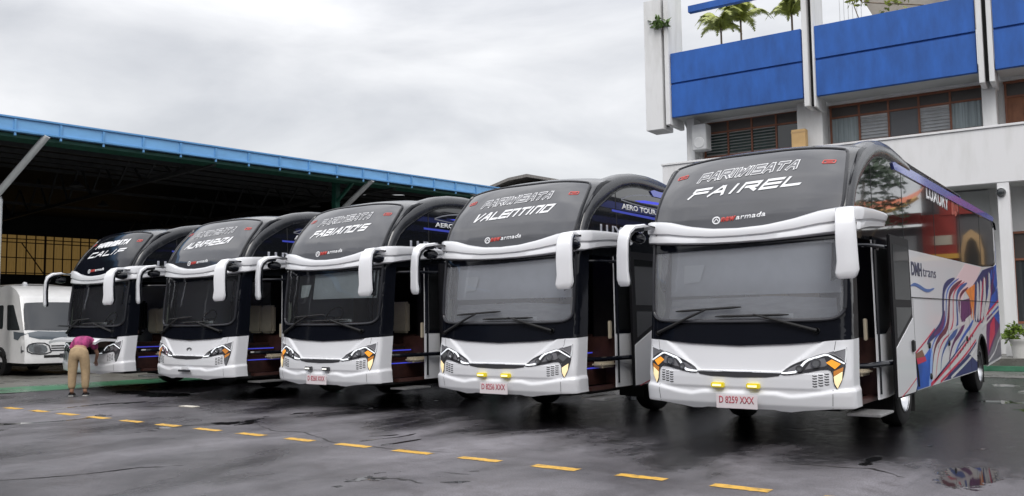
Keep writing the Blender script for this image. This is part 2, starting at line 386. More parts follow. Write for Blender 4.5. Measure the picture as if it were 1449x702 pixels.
def crack(name,pts,w,label):
    up_=[];dn=[]; r_=random.Random(len(pts)*7); q=[]
    for a,b in zip(pts,pts[1:]):
        n=10
        for k in range(n): t=k/n; q.append((a[0]+(b[0]-a[0])*t+r_.uniform(-.03,.03),a[1]+(b[1]-a[1])*t+r_.uniform(-.03,.03)))
    n=len(q)
    for i_,(x,y) in enumerate(q):
        ww=w*(.3+r_.random())*math.sin(math.pi*(i_+.5)/n)**.5
        up_.append((x,y+ww)); dn.append((x,y-ww*.7))
    o=strip(name,up_+dn[::-1],.003,mat('crack_dark',(.012,.011,.011),.5)); return o
crack('crack',[(-10.2,3.4),(-9.3,4.2),(-9.0,4.8),(-8.9,5.3),(-8.6,5.7)],.035,'')
crack('crack',[(-11.3,8.6),(-10.2,8.1),(-9.7,8.25),(-8.6,7.75),(-7.5,7.75),(-6.6,7.95)],.018,'')
crack('crack',[(-6.4,6.2),(-6.1,6.35),(-5.7,6.3)],.03,'')
crack('crack',[(-3.2,9.2),(-2.4,9.35),(-2.0,9.0)],.02,'')
crack('crack',[(-15.3,9.15),(-14.9,9.35),(-14.6,9.6)],.09,'')
tagp(obj('litter_sheet',MB().box(-.22,.2,-.07,.09,0,.012).mesh('litter_sheet',mat('paper_white',(.6,.57,.5),.6,vary=.2,vscale=20))),'small pale flat piece of litter on the wet asphalt','litter').location=(-14.45,9.55,.004)

# ------------------------------------------------------------------ bus surfaces
# ---- bus shell: plan curve (x,y) by arc length s, y is 0 at the nose ----
BW=1.30; YC=.22
def _plan():
    pts=[]
    n=2.6;N=240
    for i in range(N+1):
        t=math.sin(i/N*math.pi/2)
        x=BW*t
        y=.16*(1-max(0,1-t**n)**(1/n))+.06*t*t
        pts.append((x,y))
    s=[0]
    for a,b in zip(pts,pts[1:]): s.append(s[-1]+math.hypot(b[0]-a[0],b[1]-a[1]))
    return pts,s
PL,PS=_plan(); L0=PS[-1]
def plan(s):
    a=abs(s); g=1 if s>=0 else -1
    if a>=L0: return g*BW,YC+a-L0
    lo,hi=0,len(PS)-1
    while hi-lo>1:
        m=(lo+hi)//2
        if PS[m]<=a: lo=m
        else: hi=m
    t=(a-PS[lo])/(PS[hi]-PS[lo]+1e-12)
    return g*(PL[lo][0]+t*(PL[hi][0]-PL[lo][0])),PL[lo][1]+t*(PL[hi][1]-PL[lo][1])
def lerp_tab(T,z):
    if z<=T[0][0]: return T[0][1]
    for (a,b),(c,d) in zip(T,T[1:]):
        if z<=c:
            t=(z-a)/(c-a); return b+t*(d-b)
    return T[-1][1]
RAKE=[(.40,.07),(.5,.02),(.62,0),(.80,-.005),(.86,.0),(1.2,.045),(1.5,.08),(2.0,.11),(2.46,.17),(2.8,.25)]
def P(s,z,off=0.):
    def q(s,z):
        x,y=plan(s)
        w=1 if y<YC else max(0,1-(y-YC)/1.2)
        return (x*(1-.004*max(0,z-1.2)),y+lerp_tab(RAKE,z)*w,z)
    p=q(s,z)
    if not off: return p
    e=.004
    a=q(s+e,z);b=q(s-e,z);c=q(s,z+e);d=q(s,z-e)
    u=[a[i]-b[i] for i in range(3)];v=[c[i]-d[i] for i in range(3)]
    n=(u[1]*v[2]-u[2]*v[1],u[2]*v[0]-u[0]*v[2],u[0]*v[1]-u[1]*v[0])
    l=math.sqrt(sum(k*k for k in n))or 1
    return tuple(p[i]+off*n[i]/l for i in range(3))
def sx(x):
    a=abs(x);g=1 if x>=0 else -1
    for i in range(len(PL)-1):
        if PL[i+1][0]>=a:
            t=(a-PL[i][0])/(PL[i+1][0]-PL[i][0]+1e-12); return g*(PS[i]+t*(PS[i+1]-PS[i]))
    return g*L0
def sy(y,g=1): return g*(L0+y-YC)
# upper windscreen surface
URAKE=[(2.55,.22),(2.75,.28),(3.0,.44),(3.3,.70),(3.58,1.02),(3.66,1.14),(3.72,1.28)]
def U(x,z,off=0.):
    r=lerp_tab(URAKE,z)
    y=r+.16*(x/1.1)**2+.10*(abs(x)/1.1)**6
    if off: return (x,y-off*.8,z+off*.6)
    return (x,y,z)

def sm(a,b,x):
    t=max(0,min(1,(x-a)/(b-a))); return t*t*(3-2*t)
LEDGE=[(0,.645),(.45,.65),(.62,.62),(.8,.635),(1.12,.695),(1.45,.72),(1.8,.72)]
def relief(s,z):
    a=abs(s); r=0
    l=lerp_tab(LEDGE,a); r+=.028*(1-sm(l-.045,l+.012,z))*(1-sm(1.5,1.75,a))
    e=.52+(z-.88)/(1.19-.88)*.40
    if z>.875: r-=.026*(1-sm(e-.010,e+.022,a))*sm(.875,.90,z)
    if z<.875: r+=.012*(1-sm(.9,1.1,a))*sm(.66,.70,z)
    return r
def PB(s,z,off=0.): return P(s,z,off+relief(s,z))
URAKE[:]=[(2.55,.17),(2.8,.22),(3.0,.32),(3.3,.52),(3.56,.72),(3.66,.82),(3.72,.93),(3.78,1.12),(3.82,1.40),(3.85,1.9),(3.86,2.6)]
def U(x,z,off=0.):
    a=abs(x)/1.24
    y=lerp_tab(URAKE,z)+.05*a**2+.05*a**6
    z2=z-.09*a**2.6*sm(3.1,3.66,z)
    return (x,y-off*.84,z2+off*.54)
UE_=1.25
def UW(u,z,off=0.):
    a=abs(u); g=1 if u>=0 else -1
    if a<=UE_: return U(u,z,off)
    p=U(g*UE_,z,0); d=a-UE_; t=min(1,d/.06)
    return (g*(UE_+.018*math.sin(t*math.pi/2)+off*t),p[1]+d*1.0-off*(1-t),p[2]-.05*max(0,d-.05)*(1 if z>3.5 else 0))
SIDE_TOP=2.52
def ty_(y): return (y+10.275)*.986-10.275
def tz_(z): return 1.55+(z-1.55)*.986
def side_fn(g):
    def f(y,z,off=0.): return (g*(1.274+off),ty_(y),tz_(z))
    return f
def lowside_fn(g):
    def f(y,z,off=0.):
        k=1-.006*max(0,z-1.2)
        rr=0
        if y>12.3: rr=(y-12.3)**2*.5
        return (g*(BW*k+off-rr),ty_(y),tz_(z))
    return f
ARCH_IN=[(.66,2.70),(.73,2.85),(.85,3.06),(1.03,3.22),(1.26,3.36),(1.49,3.49),(1.78,3.62),(2.10,3.69),(2.47,3.72),(2.85,3.71),(3.05,3.69)]
ARCH_OUT=[(.50,2.70),(.55,2.88),(.63,3.05),(.71,3.19),(.83,3.36),(.98,3.49),(1.19,3.63),(1.46,3.76),(1.83,3.87),(2.28,3.94),(2.75,3.96),(3.20,3.935),(3.60,3.88),(3.85,3.81)]
def arch_mesh(g):
    inn=ARCH_IN+[(3.85,3.70)]
    def res(L,n=34):
        d=[0]
        for a,b in zip(L,L[1:]): d.append(d[-1]+math.hypot(b[0]-a[0],b[1]-a[1]))
        out=[]
        for i in range(n+1):
            t=d[-1]*i/n
            for j in range(len(L)-1):
                if t<=d[j+1]+1e-9:
                    k=(t-d[j])/(d[j+1]-d[j]); out.append((L[j][0]+k*(L[j+1][0]-L[j][0]),L[j][1]+k*(L[j+1][1]-L[j][1]))); break
        return out
    I=res(inn);O=res(ARCH_OUT); m=MB(); rings=[]
    prof=[(0,1.22),(.0,1.284),(.12,1.300),(.40,1.306),(.72,1.292),(.93,1.25),(1.0,1.19),(.98,1.10),(.9,1.06),(.3,1.06)]
    for a,b in zip(I,O):
        rings.append([(g*x,ty_(a[0]+(b[0]-a[0])*t),tz_(a[1]+(b[1]-a[1])*t)) for t,x in prof])
    n=len(prof); vs=[v for r in rings for v in r]; fs=[]
    for i in range(len(rings)-1):
        for k in range(n): fs.append((i*n+k,i*n+(k+1)%n,(i+1)*n+(k+1)%n,(i+1)*n+k))
    fs+=[tuple(range(n)),tuple(range(len(vs)-n,len(vs)))]
    m.add(vs,fs); return m.mesh('arch_pillar',M_GREYBLK,True)
def band_mesh():
    T=[(0,2.65),(.35,2.665),(.68,2.72),(.98,2.80),(1.25,2.835),(1.55,2.85),(2.0,2.86),(2.6,2.86),(2.95,2.845),(3.03,2.80),(3.06,2.75)]
    Bt=[(0,2.465),(.35,2.468),(.72,2.485),(1.13,2.515),(1.3,2.53),(1.6,2.575),(2.0,2.62),(2.6,2.66),(2.95,2.69),(3.03,2.71),(3.06,2.74)]
    pr=[(-.05,-.02),(0,.02),(.02,.075),(.06,.088),(.30,.095),(.36,.085),(.40,.086),(.46,.115),(.80,.135),(.93,.125),(.985,.08),(1.0,.0),(.98,-.06)]
    ss=[-3.06,-3.03,-2.95]+[i*.08 for i in range(-36,37)]+[2.95,3.03,3.06]
    vs=[];n=len(pr)
    for s in ss:
        a=abs(s);t_=lerp_tab(T,a);b_=lerp_tab(Bt,a); tp=1-.75*sm(2.75,3.06,a)
        for q,o in pr: 
            z=b_+(t_-b_)*q; p=P(s,min(z,2.78),o*tp if o>0 else o); vs.append((p[0],p[1],z))
    fs=[]
    for i in range(len(ss)-1):
        for k in range(n-1): fs.append((i*n+k,i*n+k+1,(i+1)*n+k+1,(i+1)*n+k))
    fs+=[tuple(range(n)),tuple(range(len(vs)-n,len(vs)))]
    return MB().add(vs,fs).mesh('visor_band',M_WHITE,True)
def mirror_meshes(g):
    path=[((1.28,.24,2.74),.032,.10),((1.32,.04,2.755),.034,.10),((1.375,-.12,2.735),.038,.098),((1.40,-.22,2.66),.04,.098),((1.41,-.27,2.55),.036,.100),((1.415,-.285,2.35),.036,.103),((1.42,-.28,2.15),.036,.103),((1.412,-.275,2.03),.045,.115),((1.405,-.27,1.975),.04,.10),((1.40,-.265,1.95),.02,.08)]
    def loft(shift,kw,kt,sc0=0,zb=0):
        vs=[];n=12;P_=path[sc0:]
        for i,(p,t,w) in enumerate(P_):
            a=Vector(P_[max(i-1,0)][0]);b=Vector(P_[min(i+1,len(P_)-1)][0]); d=(b-a).normalized()
            nrm=Vector((0,-d.z,d.y)).normalized()
            if nrm.y>0: nrm=-nrm
            side=d.cross(nrm).normalized()
            if side.x<0: side=-side
            c=Vector(p)-nrm*shift
            for k in range(n):
                an=2*math.pi*(k+.5)/n; ca,sa=math.cos(an),math.sin(an)
                ex=abs(ca)**.32*(1 if ca>=0 else -1); ey=abs(sa)**.45*(1 if sa>=0 else -1)
                q=c+side*ex*w*kw+nrm*ey*t*kt; q.y+=.38*(q.x-1.38)*sm(2.74,2.6,q.z) if q.z<2.74 else 0
                if q.z<2.1: q.z+=.22*(q.x-1.38)
                vs.append((g*q.x,q.y,q.z))
        fs=[]
        L=len(P_)
        for i in range(L-1):
            for k in range(n): fs.append((i*n+k,i*n+(k+1)%n,(i+1)*n+(k+1)%n,(i+1)*n+k))
        fs+=[tuple(range(n)),tuple(range(len(vs)-n,len(vs)))]
        return MB().add(vs,fs)
    return loft(0,1,.8),loft(.05,.92,.8,1)
def lampshape(g):
    L=[(.528,.862),(.60,.935),(.752,1.008),(.943,1.080),(1.038,1.105),(1.12,1.085),(1.19,1.045),(1.25,1.0),(1.215,.82),(1.152,.695),(1.12,.755),(1.108,.90),(1.038,.935),(.791,.880),(.577,.850)]
    return [(g*a,b) for a,b in L]
def stroke(pts,w,close=False):
    out1=[];out2=[]
    for i,p in enumerate(pts):
        a=Vector(pts[max(i-1,0)]);b=Vector(pts[min(i+1,len(pts)-1)]); d=(b-a).normalized(); n=Vector((-d.y,d.x))
        ww=w[i] if isinstance(w,(list,tuple)) else w
        out1.append((p[0]+n.x*ww/2,p[1]+n.y*ww/2)); out2.append((p[0]-n.x*ww/2,p[1]-n.y*ww/2))
    return [[out1[i],out1[i+1],out2[i+1],out2[i]] for i in range(len(pts)-1)]
def stroke_1(pts,w): return stroke_s(pts,w,1)
def smooth_line(p,it=3):
    return chaikin(p,it,closed=False)
def stroke_s(pts,w,it=2):
    q=smooth_line(pts,it)
    if isinstance(w,(list,tuple)): 
        n=len(q); ww=[w[min(int(i/(n-1)*(len(w)-1)),len(w)-2)]*(1-(i/(n-1)*(len(w)-1)-min(int(i/(n-1)*(len(w)-1)),len(w)-2)))+w[min(int(i/(n-1)*(len(w)-1)),len(w)-2)+1]*(i/(n-1)*(len(w)-1)-min(int(i/(n-1)*(len(w)-1)),len(w)-2)) for i in range(n)]
    else: ww=w
    return stroke(q,ww)
def ell(cx_,cz,rx,rz,n=20): return [(cx_+rx*math.cos(2*math.pi*k/n),cz+rz*math.sin(2*math.pi*k/n)) for k in range(n)]
DOOR0,DOOR1,DOORB=.62,1.50,.47
def bus_glass_outline():
    r=[(1.265,2.54),(1.265,2.0),(1.255,1.66),(1.235,1.585),(1.17,1.525),(1.05,1.495),(.6,1.485),(0,1.482)]
    return r+[(-a,b) for a,b in reversed(r[:-1])]
WSO=bus_glass_outline()
HOOD=[(-1.45,1.27),(-1.143,1.256),(-.65,1.215),(0,1.19),(.65,1.215),(1.143,1.256),(1.45,1.27)]
def bumper_mesh(open_hood):
    sr=sy(DOORB)
    bot=[(-sr,.485),(-1.3,.485),(-1.09,.48),(-.78,.45),(-.62,.425),(-.5,.43),(-.42,.445),(0,.447),(.42,.445),(.5,.43),(.62,.425),(.78,.45),(1.09,.48),(1.3,.485),(sr,.485)]
    if not open_hood:
        return patch(bot+[(sr,1.277)]+HOOD[::-1]+[(-sr,1.277)],PB,M_WHITE,'front_bumper',0,.03,.0125,.03)
    # bonnet flap removed: the bay between the lamps stays open
    gap=[(1.12,1.25),(1.06,1.12),(.75,1.02),(.577,.93),(.53,.86),(0,.84),(-.53,.86),(-.577,.93),(-.75,1.02),(-1.06,1.12),(-1.12,1.25)]
    return patch(bot+[(sr,1.277),(1.45,1.27)]+gap+[(-1.45,1.27),(-sr,1.277)],PB,M_WHITE,'front_bumper',0,.03,.0125,.03)
def wheel_parts(bus,x,y,steer=0,key='wheel'):
    g=1 if x>0 else -1
    def ty(): return MB().lathe([(.30,-.14),(.44,-.145),(.485,-.12),(.5,-.08),(.5,.08),(.485,.12),(.44,.145),(.30,.14)],axis='x',n=36).mesh('tyre',M_RUB,True)
    def rim(g):
        m=MB().lathe([(.02,.06*g),(.10,.07*g),(.11,.02*g),(.20,.0),(.26,.03*g),(.285,.11*g),(.31,.135*g),(.315,.15*g),(.30,.152*g)],axis='x',n=28)
        for k in range(10):
            a=2*math.pi*k/10; m.lathe([(.0,.05*g),(.014,.05*g),(.014,.0)],c=(0,.145*math.cos(a),.145*math.sin(a)),axis='x',n=6)
        return m.mesh('rim',M_RIM,True)
    w=obj('wheel',cached('tyre',ty),bus,loc=(x-g*.16,y,.5)); w.rotation_euler=(0,0,steer)
    obj('rim',cached('rim%d'%g,lambda:rim(g)),w)
LIV=None
def build_bus(i,cfg):
    X,Y=cfg['pos']
    bus=thing('tour_bus',cfg['label'],'bus',(X,Y,0),0,'white and black tour buses parked in a row')
    A=lambda name,me,parent=bus,label=None: obj(name,me,parent,label)
    C=cached
    A('front_bumper',C('bump%d'%cfg['open'],lambda:bumper_mesh(cfg['open'])))
    # black mask below the windscreen, pillars
    def mask():
        sr=sy(DOORB)
        low=[(-sr,1.277)]+HOOD+[(sr,1.277),(sr,2.62),(1.2,2.62)]+[p for p in WSO]+[(-1.2,2.62),(-sr,2.62)]
        return patch(low,P,M_BLACK,'front_mask',-.004,.06,.06,.03)
    A('front_mask',C('mask',mask))
    A('windshield',C('wsg%d'%(i>=2),lambda:patch(WSO,P,M_WIND if i<2 else MATS['windshield_glass_clear'],'windshield',-.012,.08,.08)))
    def bez():
        m=MB(); pts=[P(s,z,.006) for s,z in chaikin(WSO,2,False)]; m.tube(pts,.02,8,flat=1.); return m.mesh('windshield_bezel',M_BEZEL,True)
    A('windshield_bezel',C('bez',bez))
    A('top_tint',C('tint',lambda:patch([(-1.25,2.54),(-1.25,2.40),(-1.14,2.395),(-.6,2.392),(-.13,2.394),(.5,2.415),(1.115,2.45),(1.25,2.45),(1.25,2.54)],P,M_BLACK,'top_tint',.0,.06,.06)))
    A('visor_band',C('band',band_mesh))
    # ---- upper front
    def cap():
        m=MB(); m.grid(lambda x,z:UW(x,z,-.012),[-1.75,-1.6,-1.5,-1.4,-1.33,-1.31,-1.29,-1.27,-1.25,-1.2]+[-1.1+i*.1 for i in range(23)]+[1.2,1.25,1.27,1.29,1.31,1.33,1.4,1.5,1.6,1.75],[2.55,2.65,2.75,2.85,2.95,3.05,3.15,3.25,3.35,3.45,3.52,3.58,3.63,3.66,3.69,3.72,3.75,3.78,3.80,3.82,3.84,3.85,3.86]); return m.mesh('upper_front',M_GREYBLK,True)
    A('upper_front',C('cap',cap))
    gl=[(-1.17,2.6),(-1.235,2.85),(-1.22,3.2),(-1.18,3.58),(-1.165,3.66),(-1.11,3.69),(-.6,3.695),(0,3.68),(.6,3.695),(1.11,3.69),(1.165,3.66),(1.18,3.58),(1.22,3.2),(1.235,2.85),(1.17,2.6)]
    A('upper_windshield',C('uw%d'%cfg['film'],lambda:patch(gl,UW,M_FILM if cfg['film'] else M_BLACK,'upper_windshield',.006,.07,.05,.02)))
    def urim():
        m=MB(); m.tube([UW(x,z,.006) for x,z in chaikin(gl,2,False)],.021,6); return m.mesh('upper_windshield_seal',M_BLACK,True)
    A('upper_windshield_seal',C('urim',urim))
    for g in (-1,1):
        A('arch_pillar',C('arch%d'%g,lambda:arch_mesh(g)))
        def slot(g=g):
            q=[(1.29,3.12),(1.30,3.40),(1.285,3.60),(1.27,3.72),(1.37,3.83),(1.43,3.84),(1.40,3.72),(1.37,3.5)]
            return patch([(g*a,b) for a,b in q],UW,M_BLACK,'slot',.012,.05,.05,.02)
        A('pillar_slot',C('slot%d'%g,slot))
    # ---- roof
    def roof():
        m=MB()
        zt=[(2.3,3.858),(8,3.84),(12.0,3.78),(12.35,3.74),(12.5,3.6)]
        m.grid(lambda x,y:(x,y,lerp_tab(zt,y)-.10*(abs(x)/1.1)**2.6-(.03 if y<2.6 else 0)),[-1.27+i*2.54/24 for i in range(25)],[2.3,2.6,3,4,6,8,10,12,12.2,12.35,12.45,12.5])
        return m.mesh('roof',M_GREYBLK,True)
    A('roof',C('roof',roof))
    def fair():
        m=MB(); n=[(3.3,3.86),(3.9,3.84),(8.0,3.80),(8.25,3.78)]
        for g in (-1,1):
            m.grid(lambda t,y:(g*(1.05+.22*math.sin(t)),y,3.70+(lerp_tab(n,y)-3.70)*(math.cos(t)*.5+.5)**.5 if y<8.2 else 3.68),[math.pi/2*k/6 for k in range(7)]+[math.pi*.6],[3.2,3.5,4,5,6,7,8,8.2,8.26])
        m.box(-.75,.75,4.2,7.2,3.80,3.95)
        return m.mesh('roof_fairing',M_GREYBLK,True,0)
    A('roof_fairing',C('fair',fair))
    for g in (-1,1):
        S1=side_fn(g);S2=lowside_fn(g)
        def blue(g=g,S1=S1):
            return patch([(2.80,3.69),(3.02,3.745),(12.15,3.74),(12.3,3.70),(12.12,3.625),(8,3.60),(2.9,3.61)],S1,M_BLUE,'roof_trim',.022,.6,.2,.05)
        A('roof_trim',C('blue%d'%g,blue))
        def sg(S1=S1):
            q=[(.45,2.50)]+[(a-.02,b+.02) for a,b in ARCH_IN[1:]]+[(3.0,3.64),(12.2,3.64),(12.35,3.55),(12.42,3.2),(12.2,2.75),(12.0,2.66),(10.35,2.54),(3.4,2.50)]
            return patch(q,S1,M_SIDEGL,'side_window',0,.5,.5,.02)
        A('side_window',C('sg%d'%g,sg))
        def wf(S1=S1):
            q=stroke_s([(12.05,3.60),(12.36,3.5),(12.43,3.2),(12.2,2.72),(11.9,2.62),(10.3,2.55)],.035)
            return patch(q,S1,M_BLACK,'window_frame',.004,.5,.5,.004)
        A('arch_seal',C('as%d'%g,lambda:patch(stroke_s(ARCH_IN[1:],.035,1),S1,M_BLACK,'arch_seal',.004,.5,.5,.004)))
        for k_,(a_,b_) in enumerate((((3.35,3.66),(3.35,2.5)),((1.62,3.54),(1.66,2.7)),((5.6,3.62),(5.6,2.5)),((8.0,3.62),(8.0,2.5)),((10.3,3.62),(10.3,2.55)))):
            A('window_joint',C('wj%d%d'%(g,k_),lambda:patch(stroke([a_,b_],.018),S1,M_RUB,'window_joint',.003,.5,.5,.002)))
        A('window_frame',C('wf%d'%g,wf))
        def up(S1=S1): return patch([(2.9,3.63),(12.25,3.63),(12.3,3.76),(2.9,3.76)],S1,M_GREYBLK,'upper_side_panel',-.01,1,.5,.02)
        A('cantrail',C('cr%d'%g,up))
        # lower side skin, with wheel cut-outs (and the doorway on the kerb side)
        def low(g=g,S2=S2):
            def arc(c,r): return [(c+r*math.cos(a),.5+r*math.sin(a)) for a in [math.pi-math.pi*k/14 for k in range(15)]]
            y0=DOOR1 if g>0 else DOOR0-.002; 
            polys=[]
            q=[(y0,.47),(2.0,.47)]+[p for p in arc(3.12,.60) if p[1]>.47]+[(3.73,.43),(9.02,.43)]+arc(9.65,.62)+[(10.28,.45),(12.75,.55),(12.95,.9),(12.93,1.6),(12.8,2.3),(12.62,2.8),(12.45,3.3),(12.3,3.5),(12.3,2.66),(12.0,2.60),(10.35,2.52),(3.2,2.50)]
            if g>0: q+=[(3.2,2.51),(1.9,2.51),(y0,2.51)]
            else: q+=[(y0,2.51)]
            return patch(q,S2,M_WHITE,'side_panel',0,.3,.3,.02)
        A('side_panel',C('low%d'%g,low))
        def blk(g=g,S2=S2):
            if g>0: q=[[(DOOR1,1.30),(DOOR1,2.56),(3.45,2.56),(3.45,2.44),(3.42,2.40),(3.2,1.95),(3.1,1.72),(1.95,1.30)]]
            else: q=[[(DOOR0,1.277),(DOOR0,2.56),(3.45,2.56),(3.4,2.40),(2.4,1.50),(2.0,1.277)]]
            return patch(q,S2,M_BLACK,'front_side_panel',.004,.3,.3,.01)
        A('front_side_panel',C('blk%d'%g,blk))
        for c in (2.93,9.37):
            def arches(g=g,c=c):
                m=MB(); pts=[(g*1.292,c+.62*math.cos(a),.5+.62*math.sin(a)) for a in [math.pi*k/16 for k in range(17)]]
                m.tube(pts,.03,6)
                m.grid(lambda a,x:(g*x,c+.60*math.cos(a),.5+.60*math.sin(a)),[math.pi*k/12 for k in range(13)],[.5,1.25])
                return m.mesh('wheel_arch',M_SKID,True)
            A('wheel_arch',C('wa%d%.1f'%(g,c),arches))
    def under():
        m=MB(); m.box(-1.1,1.1,.35,1.9,.42,.52); m.box(-.5,.5,1.9,12.3,.42,.6); m.box(-1.2,1.2,3.4,8.9,.45,.5); m.box(-1.2,1.2,10.4,12.3,.47,.52); m.box(-.45,.45,1.9,3.3,.3,.5); m.box(-.45,.45,8.9,10.4,.3,.5); return m.mesh('chassis',M_SKID)
    A('chassis',C('under',under))
    for k_,(x_,y_) in enumerate(((-1.02,3.55),(1.02,3.55),(-1.0,10.0),(1.0,10.0),(-1.02,2.3),(1.02,2.3))):  # flaps added around the wheels to block light under the bus
        A('underside_blocker',C('mf%d'%k_,lambda:MB().box(x_-.22,x_+.22,y_-.01,y_+.01,.14 if k_<4 else .26,.62).mesh('underside_blocker',M_RUB,True,.004)))
    def rear():
        m=MB(); m.box(-1.2,1.2,12.35,12.6,.5,3.55); m.box(-1.15,1.15,12.6,12.9,.55,2.2); return m.mesh('rear_panel',M_BLACK,True,.05)
    A('rear_panel',C('rear',rear))
    for x,y in ((-1.26,2.93),(1.26,2.93),(-1.26,9.37),(1.26,9.37)): wheel_parts(bus,x,y,cfg.get('steer',0) if y<4 else 0)
    # ---- lamps
    for g in (-1,1):
        h=A('headlight',C('lamp%d'%g,lambda:patch(lampshape(g),PB,M_LAMP,'headlight',.007,.04,.04,.02)))
        def rimm(): 
            L=lampshape(g); return patch(stroke(chaikin(L+[L[0]],1,False),.012),PB,M_BEZEL,'lamp_seal',.009,.05,.05,.004)
        obj('lamp_seal',C('lseal%d'%g,rimm),h)
        dl=[(.535,.870),(.60,.872),(.69,.884),(.725,.91),(.80,1.0),(.84,1.03),(1.02,1.088),(1.06,1.085),(1.235,.988)]
        obj('light_strip',C('drl%d'%g,lambda:patch(stroke([(g*a,b) for a,b in dl],[.016,.022,.026,.028,.026,.024,.022,.02,.016]),PB,M_DRL,'light_strip',.016,.05,.05,.008)),h)
        obj('corner_insert',C('cins%d'%g,lambda:patch([(g*a,b) for a,b in ((1.06,1.115),(1.16,1.145),(1.262,1.175),(1.257,1.012),(1.19,1.062),(1.12,1.10))],PB,M_REFL,'corner_insert',.006,.04,.04,.02)),h)
        obj('reflector',C('refl%d'%g,lambda:patch([[(g*a,b) for a,b in ((.60,.885),(.70,.895),(.74,.94),(.80,.985),(.70,.965),(.62,.92))],[(g*a,b) for a,b in ((.80,.915),(1.02,.955),(1.05,.975),(1.02,1.05),(.93,1.04),(.86,1.0))]],PB,M_REFL,'reflector',.011,.05,.05,.004)),h)
        dl2=[(1.12,1.130),(1.19,1.150),(1.25,1.165),(1.252,1.10),(1.243,1.0)]
        obj('light_strip',C('drl2%d'%g,lambda:patch(stroke([(g*a,b) for a,b in dl2],.016),PB,M_DRLOFF,'light_strip',.014,.05,.05,.006)),h)
        am=[(1.035,.998),(1.097,1.035),(1.195,.985),(1.132,.925)]
        amm={'on':M_AMB,'dim':M_AMBOFF,'off':M_LENS}[cfg['amber']]
        obj('turn_signal',C('amb%d%s'%(g,cfg['amber']),lambda:patch([(g*a,b) for a,b in am],PB,amm,'turn_signal',.014,.05,.05,.008)),h)
        am2=[(1.115,.90),(1.222,.95),(1.217,.905),(1.118,.845)]
        if cfg['amber']!='off': obj('turn_signal',C('ambb%d'%g,lambda:patch([(g*a,b) for a,b in am2],PB,M_AMBOFF,'turn_signal',.012,.05,.05,.006)),h)
        wm=[(1.118,.84),(1.213,.90),(1.207,.81),(1.155,.705),(1.125,.765)]
        obj('corner_lamp',C('warm%d%d'%(g,cfg['warm']),lambda:patch([(g*a,b) for a,b in wm],PB,M_WARM if cfg['warm'] else M_LENS,'corner_lamp',.014,.05,.05,.006)),h)
        for (cx_,cz,r_) in ((.925,.99,.048),(.74,.925,.032)):
            obj('lens',C('lens%d%d'%(g,int(cx_*100)),lambda:patch(ell(g*cx_,cz,r_,r_),PB,M_LENS,'lens',.026,.03,.03,.012)),h)
            obj('lens_ring',C('lensr%d%d'%(g,int(cx_*100)),lambda:patch(stroke(ell(g*cx_,cz,r_,r_)+[(g*cx_+r_,cz)],.016),PB,M_CHROME,'lens_ring',.032,.05,.05,.008)),h)
        def vent(g=g):
            q=[]
            for c_ in range(3):
                for r_ in range(5):
                    x0=.885+c_*.066; z0=.715+r_*.03+c_*.012
                    q.append([(g*a,b) for a,b in ((x0,z0+.006),(x0+.02,z0),(x0+.05,z0+.004),(x0+.05,z0+.016),(x0+.02,z0+.012),(x0,z0+.018))])
            return patch(q,PB,M_BEZEL,'vent',.003,.1,.1,.002)
        A('side_vent',C('vent%d'%g,vent))
    if not cfg['open']:
        A('grille',C('grille',lambda:patch([(-.53,.865),(0,.868),(.53,.865),(.50,.835),(.35,.815),(0,.805),(-.35,.815),(-.5,.835)],PB,M_LAMP,'grille',.006,.06,.05,.01)))
        A('grille_trim',C('grillet',lambda:patch(stroke([(-.53,.874),(0,.877),(.53,.874)],.012),PB,M_CHROME if cfg.get('gchrome',1) else M_BLACK,'grille_trim',.012,.06,.05,.01)))
    A('seam',C('seam',lambda:patch(stroke([(1.143,1.252),(1.123,1.138)],.005)+stroke([(1.106,.69),(1.10,.60),(1.091,.49)],.006)+stroke([(-1.143,1.252),(-1.123,1.138)],.005)+stroke([(-1.106,.69),(-1.10,.60),(-1.091,.49)],.006),PB,M_BLACK,'seam',.0015,.05,.04,.001)))
    if cfg['fog']:
        for x in (-.17-.08,.17+.03):
            f=A('fog_lamp',C('fog%s%.2f'%(cfg['fog'],x),lambda:MB().box(x-.08,x+.08,-.075,.02,.678,.742).mesh('fog_lamp',M_YEL if cfg['fog']=='y' else M_LAMP,True,.01)))
            obj('bulb',C('fogb%s%.2f'%(cfg['fog'],x),lambda:MB().box(x-.055,x+.055,-.082,-.07,.698,.722).mesh('bulb',M_YELC if cfg['fog']=='y' else M_WFOG)),f)
    if cfg['plate']:
        p=A('number_plate',C('plate',lambda:MB().box(-.26,.26,-.083,-.07,.435,.60).mesh('number_plate',M_PLATE,True,.004)))
        me=text_on(cfg['plate'],.085,(0,.50),lambda s,z,o=0:(s,-.084-o,z),.001,M_PLTXT,width=.44,bold=.002,sx_=.8)
        obj('lettering',me,p)
    if cfg.get('emblem'):
        A('emblem',patch(stroke(ell(0,1.0,.085,.04,18)[0:10],.014)+stroke([(-.07,.985),(0,1.04),(.07,.985)],.014),PB,M_BEZEL,'emblem',.006,.05,.05,.005))
        A('plate_holder',MB().box(-.2,.2,-.075,-.05,.56,.60).mesh('plate_holder',M_BEZEL,True,.004))
        A('plate_holder',MB().box(-.1,.14,-.07,-.05,.61,.66).mesh('plate_holder',M_WHITE,True,.004))
